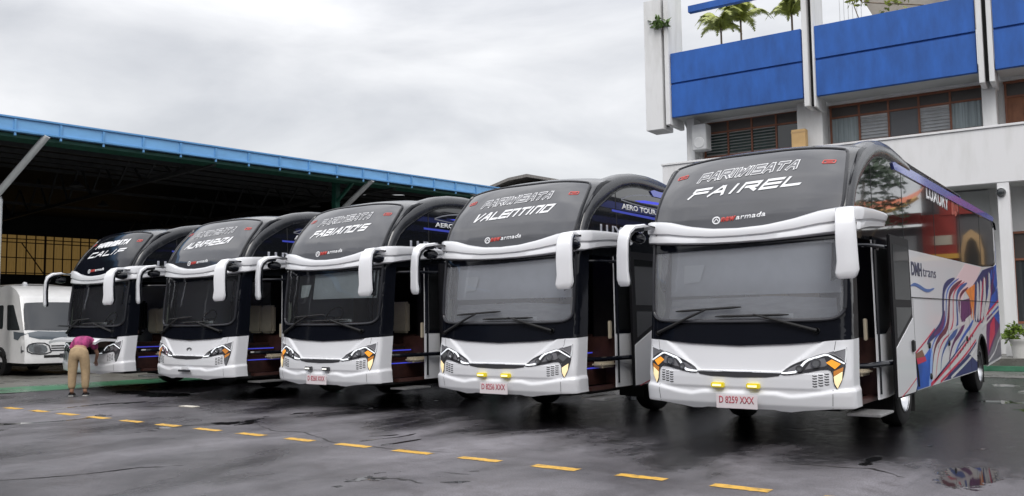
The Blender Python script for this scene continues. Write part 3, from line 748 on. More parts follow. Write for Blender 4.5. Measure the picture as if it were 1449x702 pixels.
    # ---- wipers
    def wiper(piv,el,b0,b1):
        m=MB(); m.tube([P(*piv,.03),P(*[(piv[k]*.35+el[k]*.65) for k in (0,1)],.055),P(*el,.05)],[.022,.018,.012],6)
        m.lathe([(0,.03),(.03,.03),(.035,-.02)],c=P(*piv,.02),axis='y',n=10)
        pts=[P(b0[0]+(b1[0]-b0[0])*t/8,b0[1]+(b1[1]-b0[1])*t/8,.028) for t in range(9)]
        m.tube(pts,[.008]+[.016]*7+[.008],5); return m.mesh('wiper',M_RUB,True)
    A('side_window_light',C('swlight',lambda:patch([(-1.24,1.56),(-1.15,1.52),(-1.08,1.62),(-1.10,1.9),(-1.15,2.38),(-1.24,2.40)],P,mat('cream_window_light',(.42,.43,.36),.7,vary=.3,vscale=9,stretch=(6,6,.4)),'side_window_light',-.05,.1,.1)))  # light through the driver's side window, painted as a pale strip
    A('wiper',C('wip1',lambda:wiper((-1.14,1.34),(-.40,1.64),(-.86,1.615),(.04,1.66))))
    A('wiper',C('wip2',lambda:wiper((.936,1.369),(.20,1.565),(-.30,1.545),(.62,1.56))))
    # ---- mirrors
    for g in (-1,1):
        def mm(g=g,w=0):
            a,b=mirror_meshes(g); return (a.mesh('mirror',M_WHITE,True),b.mesh('mirror_back',M_BLACK,True))
        a,b=C('mir%d'%g,mm)
        m_=A('mirror',a); obj('mirror_back',b,m_)
        obj('mirror_joint',C('mj%d'%g,lambda:MB().lathe([(0,-.17),(.05,-.16),(.075,-.09),(.08,0),(.06,.07),(0,.09)],c=(g*1.36,.10,2.60),axis='y',n=14).mesh('mirror_joint',M_BLACK,True)),m_)
    # ---- lettering on the upper windscreen
    so_=.012
    A('title_lettering',C('pw',lambda:techno('PARIWISATA',(-.02,3.375),1.30,.100,U,so_,M_LET,'title_lettering',slope=.04,shear=.45,st=.44)))
    if cfg['film']: A('title_lettering_fill',C('pwf',lambda:techno('PARIWISATA',(-.02,3.375),1.30,.100,U,so_+.004,M_LETD,'title_lettering_fill',slope=.04,shear=.45,st=.22)))
    A('name_lettering',techno(cfg['name'],(0+cfg.get('nx',0),3.135),1.46*cfg.get('nw',1),.11,U,so_,M_LET,'name_lettering',slope=.04,shear=.7,st=.30))
    A('maker_lettering',C('mk',lambda:text_on('armada',.062,(.14,2.765),U,so_,M_LET,'maker_lettering',width=.38,bold=.002,spacing=1.1,shear=.2,slope=.05)))
    A('maker_lettering',C('mk2',lambda:text_on('new',.075,(-.15,2.75),U,so_,M_LETR,'maker_lettering',width=.20,bold=.006,spacing=1.1,shear=.2,slope=.05)))
    A('maker_emblem',C('mke',lambda:patch(stroke(ell(-.31,2.765,.048,.042)+[(-.31+.048,2.765)],.016)+stroke([(-.34,2.75),(-.31,2.785),(-.28,2.75)],.014),U,M_LET,'maker_emblem',so_,.1,.1,.002)))
    for sx0 in (-.98,.985):
        A('red_sticker',C('rs%.1f'%sx0,lambda:patch(stroke([(sx0-.07,3.455),(sx0+.07,3.46)],.014)+stroke([(sx0-.06,3.50),(sx0+.08,3.505)],.014)+stroke([(sx0-.075,3.455),(sx0-.06,3.50)],.014)+stroke([(sx0+.07,3.46),(sx0+.08,3.505)],.014)+stroke([(sx0-.03,3.48),(sx0+.045,3.483)],.014),U,M_LETR,'red_sticker',so_,.1,.1,.001)))
    # ---- door leaf, slid back along the side
    d=A('door_leaf',C('leaf',lambda:MB().add([(x_,y_,z_) for x_ in (1.41,1.45) for y_,z_ in ((1.62,.47),(2.72,.47),(2.62,2.58),(1.56,2.58))],[(0,1,2,3),(7,6,5,4),(0,4,5,1),(1,5,6,2),(2,6,7,3),(3,7,4,0)]).mesh('door_leaf',M_DOORFR,True,.015)))
    def lg(): return patch([[(1.72,1.74),(2.58,1.74),(2.54,2.46),(1.69,2.46)],[(1.74,1.24),(1.78,1.24),(2.60,1.55),(2.60,1.64),(1.74,1.64)]],lambda y,z,o=0:(1.4525+o,y,z),M_DOORGL,'door_window',.0,2,2,.002)
    obj('door_window',C('lg',lg),d)
    obj('door_lower_panel',C('lw',lambda:patch([(1.66,.50),(2.60,.50),(2.70,.58),(2.66,1.50),(1.66,1.12)],lambda y,z,o=0:(1.451+o,y,z),M_WHITE,'door_lower_panel',.008,2,2,.01)),d)
    obj('handle',C('dh',lambda:MB().box(1.455,1.49,2.46,2.60,1.04,1.20).mesh('handle',M_RUB,True,.015)),d)
    obj('door_trim',C('dt',lambda:patch(stroke([(1.80,.49),(2.18,.56),(2.70,.68)],.016),lambda y,z,o=0:(1.459+o,y,z),M_PLTXT if i==0 else M_BEZEL,'door_trim',.004,2,2,.002)),d)
    obj('door_arm',C('da',lambda:MB().tube([(1.1,.66,.93),(1.3,.85,.93),(1.40,2.0,.93)],.035,8).tube([(1.15,.70,2.40),(1.34,.9,2.40),(1.41,2.0,2.42)],.025,8).tube([(1.30,1.40,.55),(1.30,1.40,2.5)],.022,8).mesh('door_arm',M_BLACK,True)),d)
    obj('door_glass_side',C('dgs',lambda:patch([(1.55,1.36),(1.9,1.36),(2.5,1.55),(2.5,2.44),(1.55,2.44)],lowside_fn(1),M_DOORGL,'front_side_window',.010,1,1,.003)),bus).name='front_side_window'
    A('folding_step',C('step',lambda:MB().box(1.08,1.47,.66,1.30,.34,.37).mesh('folding_step',M_ALU,True,.006)))
    # ---- cabin
    def cabin():
        m=MB(); m.box(-1.2,.55,.35,3.0,1.0,1.06); m.box(-1.2,1.2,3.0,3.05,1.0,3.6); m.box(-1.2,1.2,.75,3.0,2.60,2.64); m.box(.5,1.2,2.0,2.05,.5,2.6)
        m.box(-1.2,.5,.30,.36,.5,1.0)
        return m.mesh('cabin_shell',M_INT)
    A('cabin_shell',C('cabin',cabin))
    def stairs():
        m=MB(); m.box(.95,1.22,.72,1.98,.46,.52); m.box(.72,.95,.72,1.98,.46,.80); m.box(.52,.72,.72,1.98,.46,1.02); m.box(.50,1.22,1.60,1.66,.5,1.25); m.box(.2,.53,.70,2.0,.9,1.10); m.box(-.4,.52,1.9,1.96,1.06,1.28)
        return m.mesh('stairwell',M_STAIR,True,.008)
    A('stairwell',C('stairs',stairs))
    for k_,bb in enumerate(((.951,.956,.75,1.58,.765,.785),(.721,.726,.75,1.58,.985,1.005),(.3,.6,1.2,1.6,2.585,2.598))):
        A('step_light' if k_<2 else 'ceiling_lamp',C('led%d'%k_,lambda:MB().box(*bb).mesh('step_light',M_LEDB)))
    A('handrail_panel',C('hrp',lambda:MB().box(1.12,1.16,1.40,1.47,1.22,1.50).mesh('handrail_panel',M_CREAM,True,.01)))
    A('armrest',C('arm',lambda:MB().box(.95,1.18,1.15,1.58,.78,.88).mesh('armrest',M_CREAM,True,.04)))
    def seat(x):
        m=MB(); m.box(x-.20,x+.20,1.74,1.87,1.30,1.90); return m.mesh('seat_back',M_CREAM,True,.04)
    A('crew_seat',C('seat1',lambda:seat(.26))); A('crew_seat',C('seat2',lambda:seat(-.16)))
    def drv():
        m=MB(); m.box(-1.0,-.5,1.25,1.75,1.25,1.38); m.box(-1.0,-.5,1.70,1.84,1.38,2.1); return m.mesh('driver_seat',M_INT,True,.05)
    A('driver_seat',C('drv',drv))
    def dash():
        m=MB(); m.prism([(.28,1.0),(.28,1.46),(.5,1.52),(.85,1.50),(.95,1.40),(.95,1.0)],-1.18,.5,'x'); m.prism([(.34,1.3),(.34,1.42),(.62,1.42),(.66,1.30)],.5,1.15,'x'); return m.mesh('dashboard',M_DASH,True,.03)
    A('dashboard',C('dash',dash))
    def wheel():
        m=MB(); c=Vector((-.72,.98,1.62)); t=R(60)
        pts=[c+Vector((.22*math.cos(a),.22*math.sin(a)*math.cos(t)*1,.22*math.sin(a)*math.sin(t)*1)) for a in [2*math.pi*k/24 for k in range(25)]]
        m.tube(pts,.016,6,caps=False); m.tube([c+Vector((-.2,0,0)),c+Vector((.2,0,0))],.015,6); m.tube([c,c+Vector((0,-.12,-.25))],.03,6); return m.mesh('steering_wheel',M_RUB,True)
    A('steering_wheel',C('sw',wheel))
    if cfg['shade']:
        z0,x0,x1=cfg['shade']
        A('sunshade',patch([(x0,z0),(x1,z0),(x1,2.44),(x0,2.44)],P,M_SHADE,'sunshade',-.10,.1,.1,.006))
    if i<3: A('glass_reflection',C('grefl',lambda:patch([(-.80,1.98),(-.56,2.0),(-.50,2.22),(-.80,2.22)],P,mat('pale_reflection',(.80,.82,.84),.6),'glass_reflection',-.07,.1,.1,.003)))  # reflection on the windscreen, painted as a pale patch behind the glass
    A('mirror_inside',C('inm',lambda:patch([(-1.14,2.38),(-1.02,2.30),(-1.03,1.95),(-1.08,1.86),(-1.15,1.95)],P,M_BLACK,'mirror_inside',-.02,.1,.1,.004)))
    A('mirror_inside',C('inm2',lambda:patch([(1.12,2.42),(1.16,2.42),(1.17,1.98),(1.10,1.94)],P,M_BLACK,'mirror_inside',-.02,.1,.1,.004)))
    if i<2: A('dash_cover',C('dcov',lambda:patch([(-1.12,1.53),(1.18,1.53),(1.16,1.76),(.4,1.80),(-1.05,1.78)],P,mat('dash_cover_grey',(.55,.56,.60),.7,vary=.25,vscale=3,stretch=(1,1,5)),'dash_cover',-.15,.1,.1,.01)))
    A('paper_sticker',C('pap',lambda:patch([(.36,1.525),(.66,1.525),(.66,1.58),(.36,1.58)],P,M_LET,'paper_sticker',-.03,.1,.1)))
    # ---- side lettering
    S1=side_fn(1)
    if i!=0:
        A('side_lettering',C('aero',lambda:text_on('AERO TOUR',.085,(2.42,3.30),S1,.006,M_LET,'side_lettering',width=1.2,bold=.004)))
        A('blue_stripe',C('bst',lambda:patch([(1.5,3.225),(3.2,3.205),(3.2,3.25),(1.5,3.26)],S1,mat('stripe_blue',(.05,.07,.42),.3,emit=(.1,.13,.9),es=.12),'blue_stripe',.004,1,1,.001)))
        A('side_lettering',C('lux',lambda:text_on('LUXURY',.17,(1.85,2.83),S1,.006,mat('lettering_grey',(.30,.31,.35),.4),'side_lettering',width=1.45,bold=.006)))
        A('rack_edge',C('rack1',lambda:patch(stroke_s([(1.80,3.45),(2.1,3.54),(2.6,3.60),(3.2,3.63)],.022)+stroke_s([(1.80,3.44),(2.4,3.40),(3.2,3.40)],.018),S1,mat('rack_silver',(.30,.31,.34),.3,metal=.4),'rack_edge',.004,1,1,.001)))
        A('ceiling_light',C('bst2',lambda:patch([(2.25,3.47),(2.6,3.51),(3.3,3.53),(3.3,3.49),(2.5,3.46)],S1,M_LEDB,'ceiling_light',.003,1,1,.001)))
    if cfg['open']:
        # raised bonnet flap and the engine bay behind it
        def flap():
            m=MB()
            def f(s,t):
                p=P(s,1.20,.01); return (p[0]*(1-.04*t),p[1]-.45*t,1.20+.05*math.sin(t*math.pi*.6)-.06*(abs(s)/1.1)**3*t-.05*max(0,t-.8)/.2)
            us=[-1.08+i*.09 for i in range(25)]; ts=[0,.25,.5,.75,1.0]
            m.grid(f,us,ts); m.grid(lambda s,t:(lambda p:(p[0]*.99,p[1]+.005,p[2]-.055))(f(s,t)),us,ts)
            n=len(us)*len(ts); 
            for i_ in range(len(us)-1):
                a=(len(ts)-1)*len(us)+i_; m.f.append((a,a+1,a+1+n,a+n))
            for j in range(len(ts)-1):
                for e_ in (0,len(us)-1):
                    a=j*len(us)+e_; m.f.append((a,a+len(us),a+len(us)+n,a+n))
            return m.mesh('bonnet_flap',M_WHITE,True)
        A('bonnet_flap',flap())
        A('bay_interior',MB().box(-1.1,1.1,.32,.36,.5,1.25).box(-.8,-.3,.15,.35,.6,.95).box(.0,.7,.12,.35,.6,.9).mesh('bay_interior',M_SKID,True,.02))
    return bus

# ------------------------------------------------------------------ open shed on the left
M_FAS=mat('shed_light_blue_metal',(.17,.40,.70),.35,vary=.12,vscale=1.5,stretch=(1,1,3))
M_FAS2=mat('shed_lip_blue',(.12,.32,.60),.35,vary=.15,vscale=2)
M_GRN=mat('shed_green_steel',(.015,.10,.07),.5,vary=.3)
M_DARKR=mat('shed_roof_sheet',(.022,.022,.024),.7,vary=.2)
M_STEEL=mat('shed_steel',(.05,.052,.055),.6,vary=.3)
M_PIPE=mat('grey_pipe',(.60,.61,.62),.45,vary=.12,vscale=4)
M_YSH=mat('yellow_translucent_sheet',(.42,.27,.09),.6,vscale=1.6,dirt=(.20,.12,.04),stretch=(1,6,.6),emit=(.42,.26,.08),es=.26)  # emission stands in for daylight coming through the sheets
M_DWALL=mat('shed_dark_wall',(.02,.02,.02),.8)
shed=thing('open_shed','large open parking shed with a light blue roof edge and dark inside','shed',(0,0,0))
def shp(t,w,z): x,y=sh(t,w); return (x,y,z)
def sbox(t0,t1,w0,w1,z0,z1,m=None):
    m=m or MB(); p=[shp(t,w,z) for z in (z0,z1) for (t,w) in ((t0,w0),(t1,w0),(t1,w1),(t0,w1))]
    return m.add(p,[(0,1,2,3),(4,7,6,5),(0,4,5,1),(1,5,6,2),(2,6,7,3),(3,7,4,0)])
T0,T1=-14,34
obj('fascia',sbox(T0,T1,0,.06,7.16,7.50).mesh('fascia',M_FAS,True,.01),shed)
obj('gutter_lip',sbox(T0,T1,-.07,.10,7.10,7.16,sbox(T0,T1,-.05,.12,7.50,7.56)).mesh('gutter_lip',M_FAS2,True,.01),shed)
bk=sbox(0,.06,-.045,0,7.0,7.48).mesh('gutter_bracket',M_FAS2); t=T0+.6
while t<T1: obj('gutter_bracket',bk,shed,loc=(t*sdx,t*sdy,0)); t+=1.25
obj('soffit_strip',sbox(T0,T1,.15,.9,6.98,7.08).mesh('soffit_strip',M_GRN),shed)
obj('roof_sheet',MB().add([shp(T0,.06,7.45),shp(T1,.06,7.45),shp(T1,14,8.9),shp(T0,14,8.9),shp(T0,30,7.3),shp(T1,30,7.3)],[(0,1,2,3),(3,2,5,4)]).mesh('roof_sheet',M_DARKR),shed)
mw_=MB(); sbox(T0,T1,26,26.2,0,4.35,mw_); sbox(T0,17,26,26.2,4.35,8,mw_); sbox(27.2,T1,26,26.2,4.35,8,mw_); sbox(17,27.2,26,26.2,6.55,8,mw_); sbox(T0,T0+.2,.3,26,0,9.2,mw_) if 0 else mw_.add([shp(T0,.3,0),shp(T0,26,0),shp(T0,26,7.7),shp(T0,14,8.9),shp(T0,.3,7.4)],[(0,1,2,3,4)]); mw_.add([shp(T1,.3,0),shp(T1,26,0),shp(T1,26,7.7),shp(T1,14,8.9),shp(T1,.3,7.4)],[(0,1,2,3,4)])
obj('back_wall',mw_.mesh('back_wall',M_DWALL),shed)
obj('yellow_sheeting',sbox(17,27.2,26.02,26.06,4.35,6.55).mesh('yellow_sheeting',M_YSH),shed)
mf=MB()
for k in range(22):
    t=17+k*.49; sbox(t,t+(.10 if k%6==3 else .045),25.93,26.0,4.35,6.55,mf)
for z in (4.4,5.25,6.1,6.3): sbox(17,27.2,25.9,25.95,z,z+.05,mf)
mf.beam(shp(20.2,25.9,6.1),shp(21.4,25.9,4.4),.05); mf.beam(shp(25.2,25.85,6.2),shp(26.6,25.85,4.8),.12); mf.beam(shp(25.1,25.85,7),shp(25.1,25.85,4.3),.14)
obj('sheet_frame',mf.mesh('sheet_frame',mat('rusty_steel',(.05,.022,.015),.7)),shed)
mp_=MB()
for w,z in ((2.5,7.15),(5,7.4),(7.5,7.65),(10,7.9),(12.5,8.1),(16,7.9),(20,7.5)): sbox(T0,T1,w,w+.10,z,z+.14,mp_)
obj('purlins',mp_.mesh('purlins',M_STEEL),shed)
def truss(t):
    m=MB(); m.beam(shp(t,.3,7.0),shp(t,26,6.9),.14); 
    for k in range(10):
        a=.8+k*2.5; zt=lambda w:7.45+w*.104 if w<14 else 8.9-(w-14)*.1
        m.beam(shp(t,a,6.95),shp(t,a+1.25,zt(a+1.25)-.15),.07); m.beam(shp(t,a+1.25,zt(a+1.25)-.15),shp(t,a+2.5,6.95),.07)
    return m
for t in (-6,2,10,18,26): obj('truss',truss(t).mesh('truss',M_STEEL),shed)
for t in (-1.0,24.0,33):
    obj('post',MB().beam(shp(t,1.6,0),shp(t,1.6,7.3),.24).beam(shp(t,1.6,6.3),shp(t,.3,7.1),.12).mesh('post',M_GRN if t>20 else M_PIPE,True,.01),shed)
def pipe(a,b,c): return MB().tube([a,tuple(a[i]*.93+b[i]*.07 for i in range(3)),b,tuple(b[i]*.96+c[i]*.04 for i in range(3)),c],.105,10).mesh('downpipe',M_PIPE,True)
obj('downpipe',pipe(shp(12.5,-.02,7.12),shp(11.68,1.35,5.5),shp(11.68,1.35,0)),shed)
obj('downpipe',pipe(shp(24.6,.0,7.12),shp(24.3,1.7,6.0),shp(24.3,1.7,0)),shed)
for t,w in ((13,12),(19,12),(16,7),(26,6)): obj('hanging_lamp',MB().lathe([(0,.25),(.05,.2),(.28,0),(.26,-.02),(0,.02)],c=shp(t,w,6.75)).mesh('hanging_lamp',M_STEEL,True),shed)
vt=obj('roof_vent_posts',MB().beam(shp(14.5,2,7.5),shp(14.5,2,8.0),.05).beam(shp(14.8,2,7.5),shp(14.8,2,8.0),.05).beam(shp(14.4,2,7.85),shp(14.9,2,7.85),.04).mesh('roof_vent_posts',M_PIPE),shed)
# house with a grey gable behind
hs=thing('gabled_house','distant house with a grey gable roof showing just behind the VALENTINO bus','house',(-33.2,46,0))
obj('wall',MB().box(-3.5,3,.5,7,0,10.0).mesh('wall',mat('house_wall',(.35,.34,.32),.8,vary=.1)),hs)
obj('roof',MB().prism([(-4.6,9.95),(-.9,10.85),(.6,10.95),(3.6,10.2),(3.6,10.05),(.6,10.75),(-.9,10.65),(-4.6,9.75)],0,8,'y').mesh('roof',mat('house_roof',(.22,.21,.20),.8,vary=.4,vscale=3,stretch=(6,1,1))),hs)
# ------------------------------------------------------------------ office building
M_BW=mat('building_white_wall',(.74,.745,.75),.75,vscale=1.1,dirt=(.56,.56,.55),bump=.06,bscale=20,stretch=(1.5,1.5,.35))
M_BW2=mat('building_side_white',(.76,.76,.77),.75,vscale=1.5,dirt=(.66,.66,.655),stretch=(1.5,1.5,.3))
M_GW=mat('building_grey_wall',(.52,.54,.54),.8,vary=.1,vscale=.8)
M_BB=mat('building_blue_paint',(.014,.10,.40),.6,vary=.28,vscale=1.6,stretch=(1.6,1.6,.5),bump=.03,bscale=30)
M_FR=mat('brown_window_frame',(.26,.10,.055),.5,vary=.2)
M_PN=mat('dark_pane',(.035,.04,.043),.08,spec=.8)
M_PN2=mat('dusty_transom',(.075,.065,.06),.35)
M_CUR=mat('curtain_grey_blue',(.36,.42,.44),.8,vary=.35,vscale=7,stretch=(3,3,.05))
M_LOU=mat('louver_glass',(.50,.52,.54),.25,vary=.2)
M_LOUD=mat('louver_glass_dark',(.06,.085,.08),.15)
M_GAP=mat('shadow_gap',(.02,.02,.02),.9)
bd=thing('office_building','white three storey office building with deep blue balcony panels','building',(0,28,0),.04)
def B(name,m,mt,bev=.0,lab=None,par=None): return obj(name,m.mesh(name,mt,bev>0,bev),par or bd,lab)
UE=-2.0
# walls (local x along the front, y inwards)
B('wall',MB().box(-13.0,UE,1.5,1.8,.35,12.6).box(-13.0,-12.8,1.5,9,.35,8.9).box(UE-.3,UE,.2,9,.35,12.4) if False else MB().box(-13.0,UE,1.5,1.8,.35,8.9).box(-13.0,-12.7,1.8,9,.35,8.9).box(UE-.3,UE,1.8,9,.35,12.4),M_BW)
B('wall',MB().box(-9.6,-3.8,1.35,1.5,.35,5.2),M_GW)
B('parapet',MB().box(-13.64,UE,-.02,.16,5.22,6.80).box(-13.64,-13.48,.16,1.6,5.22,6.80),M_BW2,.012)
B('parapet_cap',MB().box(-13.68,UE,-.06,.20,6.80,6.87),M_BW2,.01)
B('floor_slab',MB().box(-13.4,UE,.16,9,5.25,5.42),M_GW)
B('plinth',MB().box(-14,8,-1.2,9,0,.34),M_APRON,.02)
# balconies
for a,b in ((-13.22,-8.72),(-8.30,-3.78),(-3.33,-.6)):
    B('balcony_panel',MB().box(a,b,-.06,.12,9.66,10.72).box(a,b,-.05,.12,8.46,9.60).box(a,b,0,.12,9.58,9.68),M_BB,.01)
    B('balcony_slab',MB().box(a,b,.12,1.6,8.50,8.75),M_GW)
B('lintel',MB().box(-13.0,UE,1.3,1.5,8.42,8.5),M_BW2)
# fins
for x0,x1,z0 in ((-14.15,-13.50,8.08),(-13.40,-13.24,8.2),(-8.66,-8.50,8.15),(-8.36,-8.30,8.10),(-3.74,-3.60,8.1),(-3.48,-3.35,8.1)):
    B('fin',MB().box(x0,x1,-.16,1.1 if x0>-14 else .7,z0,12.75 if x0<-14 else 14.5),M_BW,.012)
for x in (-13.50,-8.50,-3.60): B('fin_joint',MB().box(x+.005,x+.095 if x>-13 else x+.095,.1,.2,8.2,14.3),M_GAP)
for x0,x1 in ((-13.0,-12.72),(-9.15,-8.35),(-3.78,-3.42)): B('pilaster',MB().box(x0,x1,.7,1.55,6.8,8.5),M_BW,.01)
B('column',MB().box(-3.46,-3.16,-.01,.4,.34,5.22),M_BW2,.012)
# terrace storey
B('top_beam',MB().box(-12.75,-8.8,.5,.72,12.26,12.50),M_BB,.01)
B('terrace_wall',MB().prism([(-7.35,12.2),(-6.6,10.6),(UE,10.6),(UE,13.6),(-7.9,13.6)],2.8,3.0,'y'),mat('terrace_beige',(.33,.30,.26),.8,vary=.15))
B('terrace_floor',MB().box(-13.0,UE,1.6,9,8.75,8.9),M_GW)
B('terrace_grille',(lambda m:[m.beam((-8.1+k*.14,2.6,10.4),(-8.1+k*.14,2.6,13.4),.02) for k in range(6)] and m)(MB()),M_PIPE)
# windows
def win(u0,u1,z0,z1,cells,y=1.42,trans=.32):
    fr=MB(); n=len(cells); w=(u1-u0)/n; zt=z1-trans
    fr.box(u0-.05,u1+.05,y,y+.09,z1,z1+.07); fr.box(u0-.05,u1+.05,y,y+.09,z0-.07,z0); fr.box(u0,u1,y+.005,y+.085,zt-.03,zt+.03)
    for k in range(n+1): fr.box(u0+k*w-.03,u0+k*w+.03,y+.002,y+.088,z0,z1)
    f=B('window',fr,M_FR,.004)
    for k,c in enumerate(cells):
        a,b=u0+k*w+.03,u0+(k+1)*w-.03
        B('transom_pane',MB().box(a,b,y+.05,y+.06,zt+.03,z1),M_PN2,par=f)
        if c=='c': B('curtain',MB().grid(lambda u,z:(u,y+.055+.015*math.sin(u*42),z),[a+(b-a)*i/24 for i in range(25)],[z0,zt-.03]),M_CUR,par=f)
        elif c in 'lL':
            m=MB(); zz=z0+.05
            while zz<zt-.08: m.add([(a,y+.03,zz),(b,y+.03,zz),(b,y+.075,zz+.085),(a,y+.075,zz+.085)],[(0,1,2,3)]); zz+=.105
            B('louver',m,M_LOU if c=='L' else M_LOUD,par=f); B('pane',MB().box(a,b,y+.086,y+.09,z0,zt),M_GAP,par=f)
        elif c=='p': B('pane',MB().box(a,b,y+.05,y+.06,z0,zt-.03),mat('grey_board',(.12,.125,.135),.4),par=f)
        elif c=='d': B('pane',MB().box(a,b,y+.05,y+.06,z0,zt-.03),mat('brown_door',(.26,.10,.045),.5,vary=.3,vscale=4),par=f); B('door_inset',MB().box(a+.12,b-.12,y+.03,y+.05,z0+.15,zt-.15),MATS['brown_door'],.02,par=f)
        else: B('pane',MB().box(a,b,y+.05,y+.06,z0,zt-.03),M_PN,par=f)
    return f
win(-12.62,-9.22,7.22,8.40,['l','l','l','x'],trans=.36)
win(-8.26,-3.82,7.16,8.34,['c','L','p','L','c'],trans=.34)
win(-3.22,-2.05,7.0,8.34,['d','d'],trans=.40)
win(-3.24,-2.1,1.3,3.85,['x','l'],y=1.3,trans=.75)
B('pipe',MB().tube([(-12.95,.9,8.4),(-12.75,1.1,8.3),(-12.70,1.1,5)],.06,8).tube([(-13.1,.75,8.45),(-13.0,.8,8.2),(-13.0,.8,5)],.05,8),M_PIPE)
wst=MB()
for k in range(4): wst.box(-12.9+.1*k,-12.86+.1*k,1.28,1.3,6.9,7.9)
ac=thing('air_conditioner','pale air conditioner box on the wall left of the louvered windows','air conditioner',(-12.62,28.2,7.25),.04)
obj('casing',MB().box(-.1,.42,-.3,.2,.05,.95).mesh('casing',mat('ac_white',(.5,.51,.52),.5,vary=.1),True,.02),ac)
obj('fan_cover',MB().lathe([(.0,-.32),(.18,-.32),(.2,-.30)],c=(.16,0,.30),axis='y',n=16).mesh('fan_cover',M_PIPE),ac)
bx_=thing('cardboard_box','tan cardboard box standing on the parapet at the window corner','box',(-8.95,27.72,6.88),.04)
obj('carton',MB().box(-.22,.22,0,.3,0,.62).mesh('carton',mat('cardboard',(.50,.33,.15),.8,vary=.1),True,.006),bx_); obj('flap',MB().box(-.23,.23,-.004,.0,.50,.56).mesh('flap',mat('tape',(.40,.26,.12),.5)),bx_)
cm=thing('security_camera','small round dark security camera on the white column','camera',(-3.36,27.82,4.93),.04)
obj('dome',MB().lathe([(0,-.12),(.07,-.10),(.11,-.02),(.11,.03)],axis='y',n=16).mesh('dome',M_PN,True),cm); obj('mount',MB().lathe([(.13,0),(.13,.05),(0,.05)],axis='y',n=16).mesh('mount',M_PIPE,True),cm)
# ------------------------------------------------------------------ plants
M_PALM=mat('palm_leaf',(.34,.38,.08),.5,vary=.45,vscale=5); M_LEAF=mat('plant_leaf',(.09,.16,.03),.5,vary=.5,vscale=6); M_DLEAF=mat('dark_leaf',(.04,.085,.025),.5,vary=.5,vscale=4); M_TRK=mat('bark',(.16,.12,.08),.85,vary=.4,vscale=6)
M_CREEP=mat('creeper_leaf',(.22,.26,.03),.5,vary=.4,vscale=6)
def palm(name,label,loc,h,r,n=11,seed=1,group='palms on the roof terrace'):
    rr_=random.Random(seed); t=thing(name,label,'palm',loc,0,group)
    obj('trunk',MB().tube([(0,0,0),(.02,0,h*.5),(0,.02,h)],[.05,.04,.035],8).mesh('trunk',M_TRK,True),t)
    m=MB()
    for k in range(n):
        a=2*math.pi*k/n+rr_.uniform(-.2,.2); L=r*rr_.uniform(.8,1.1); el=rr_.uniform(.55,1.5)
        pts=[]
        for i in range(11):
            s=i/10; rad=L*s*math.cos(el*(1-s*.4)); z=h+L*(math.sin(el)*s*1.25-.85*s*s*s); pts.append(Vector((math.cos(a)*rad,math.sin(a)*rad,z)))
        for p,q in zip(pts,pts[1:]): m.beam(p,q,.012)
        sd_=Vector((-math.sin(a),math.cos(a),0))
        for i in range(1,11):
            for j in (0,.33,.66):
                c=pts[i]*(1-j)+pts[i-1]*j; l=.30*r*math.sin(math.pi*(.15+.8*(i-j)/10))
                for g in (-1,1):
                    tip=c+sd_*g*l*.8+Vector((math.cos(a),math.sin(a),0))*l*.45+Vector((0,0,-l*.55+rr_.uniform(-.03,.03)))
                    w=(pts[i]-pts[i-1]).normalized()*.04; m.add([c-w,c+w,tip],[(0,1,2)])
    obj('fronds',m.mesh('fronds',M_PALM,weld=False),t); return t
palm('palm','pale green palm on the roof terrace, leftmost of the three',(-12.1,29.3,8.9),3.0,1.15,13,1)
palm('palm','pale green palm on the roof terrace, middle of the three',(-11.55,29.8,8.9),3.35,1.15,13,2)
palm('palm','compact green palm on the roof terrace beside the blade fins',(-9.6,29.5,8.9),3.05,.9,12,5)
def leafclump(n,rx,ry,rz,size,seed,c=(0,0,0),hole=.0):
    rr_=random.Random(seed); m=MB(); cs=[(rr_.uniform(-1,1),rr_.uniform(-1,1),rr_.uniform(-1,1),rr_.uniform(.25,.5)) for _ in range(max(3,n//60))]
    for _ in range(n):
        k=rr_.choice(cs); v=Vector((rr_.gauss(0,1),rr_.gauss(0,1),rr_.gauss(0,1))).normalized()*k[3]*rr_.random()**.4
        p=Vector((c[0]+(k[0]*.6+v.x)*rx,c[1]+(k[1]*.6+v.y)*ry,c[2]+(k[2]*.6+v.z)*rz))
        a=Vector((rr_.gauss(0,1),rr_.gauss(0,1),rr_.gauss(0,.6))).normalized(); b=a.cross(Vector((rr_.gauss(0,1),rr_.gauss(0,1),rr_.gauss(0,1)))).normalized(); s=size*rr_.uniform(.6,1.3)
        m.add([p,p+a*s*.5+b*s*.22,p+a*s,p+a*s*.5-b*s*.22],[(0,1,2,3)])
    return m
fp=thing('wall_fern','small green fern growing from the joint of the left fin','plant',(-13.42,27.28,11.75))
obj('foliage',leafclump(70,.42,.2,.34,.24,4).mesh('foliage',M_LEAF,weld=False),fp); obj('stem',MB().tube([(0,.1,-.3),(0,0,0)],.02,5).mesh('stem',M_TRK),fp)
cv=thing('creeper','yellow green creeper hanging over the terrace edge in the second bay','plant',(-6.9,28.9,11.2))
obj('foliage',leafclump(260,1.5,.5,.9,.20,9,(.6,0,.1)).mesh('foliage',M_CREEP,weld=False),cv); obj('stem',MB().tube([(-.8,0,1.2),(-.2,0,.4),(.5,0,.2),(1.6,0,-.1)],.02,5).tube([(-.7,0,1.2),(-.4,0,.1),(-.2,0,-.5)],.015,5).mesh('stem',M_TRK),cv)
pt=thing('potted_plant','bushy green plant in a white pot beside the column','plant',(-3.05,27.2,.34))
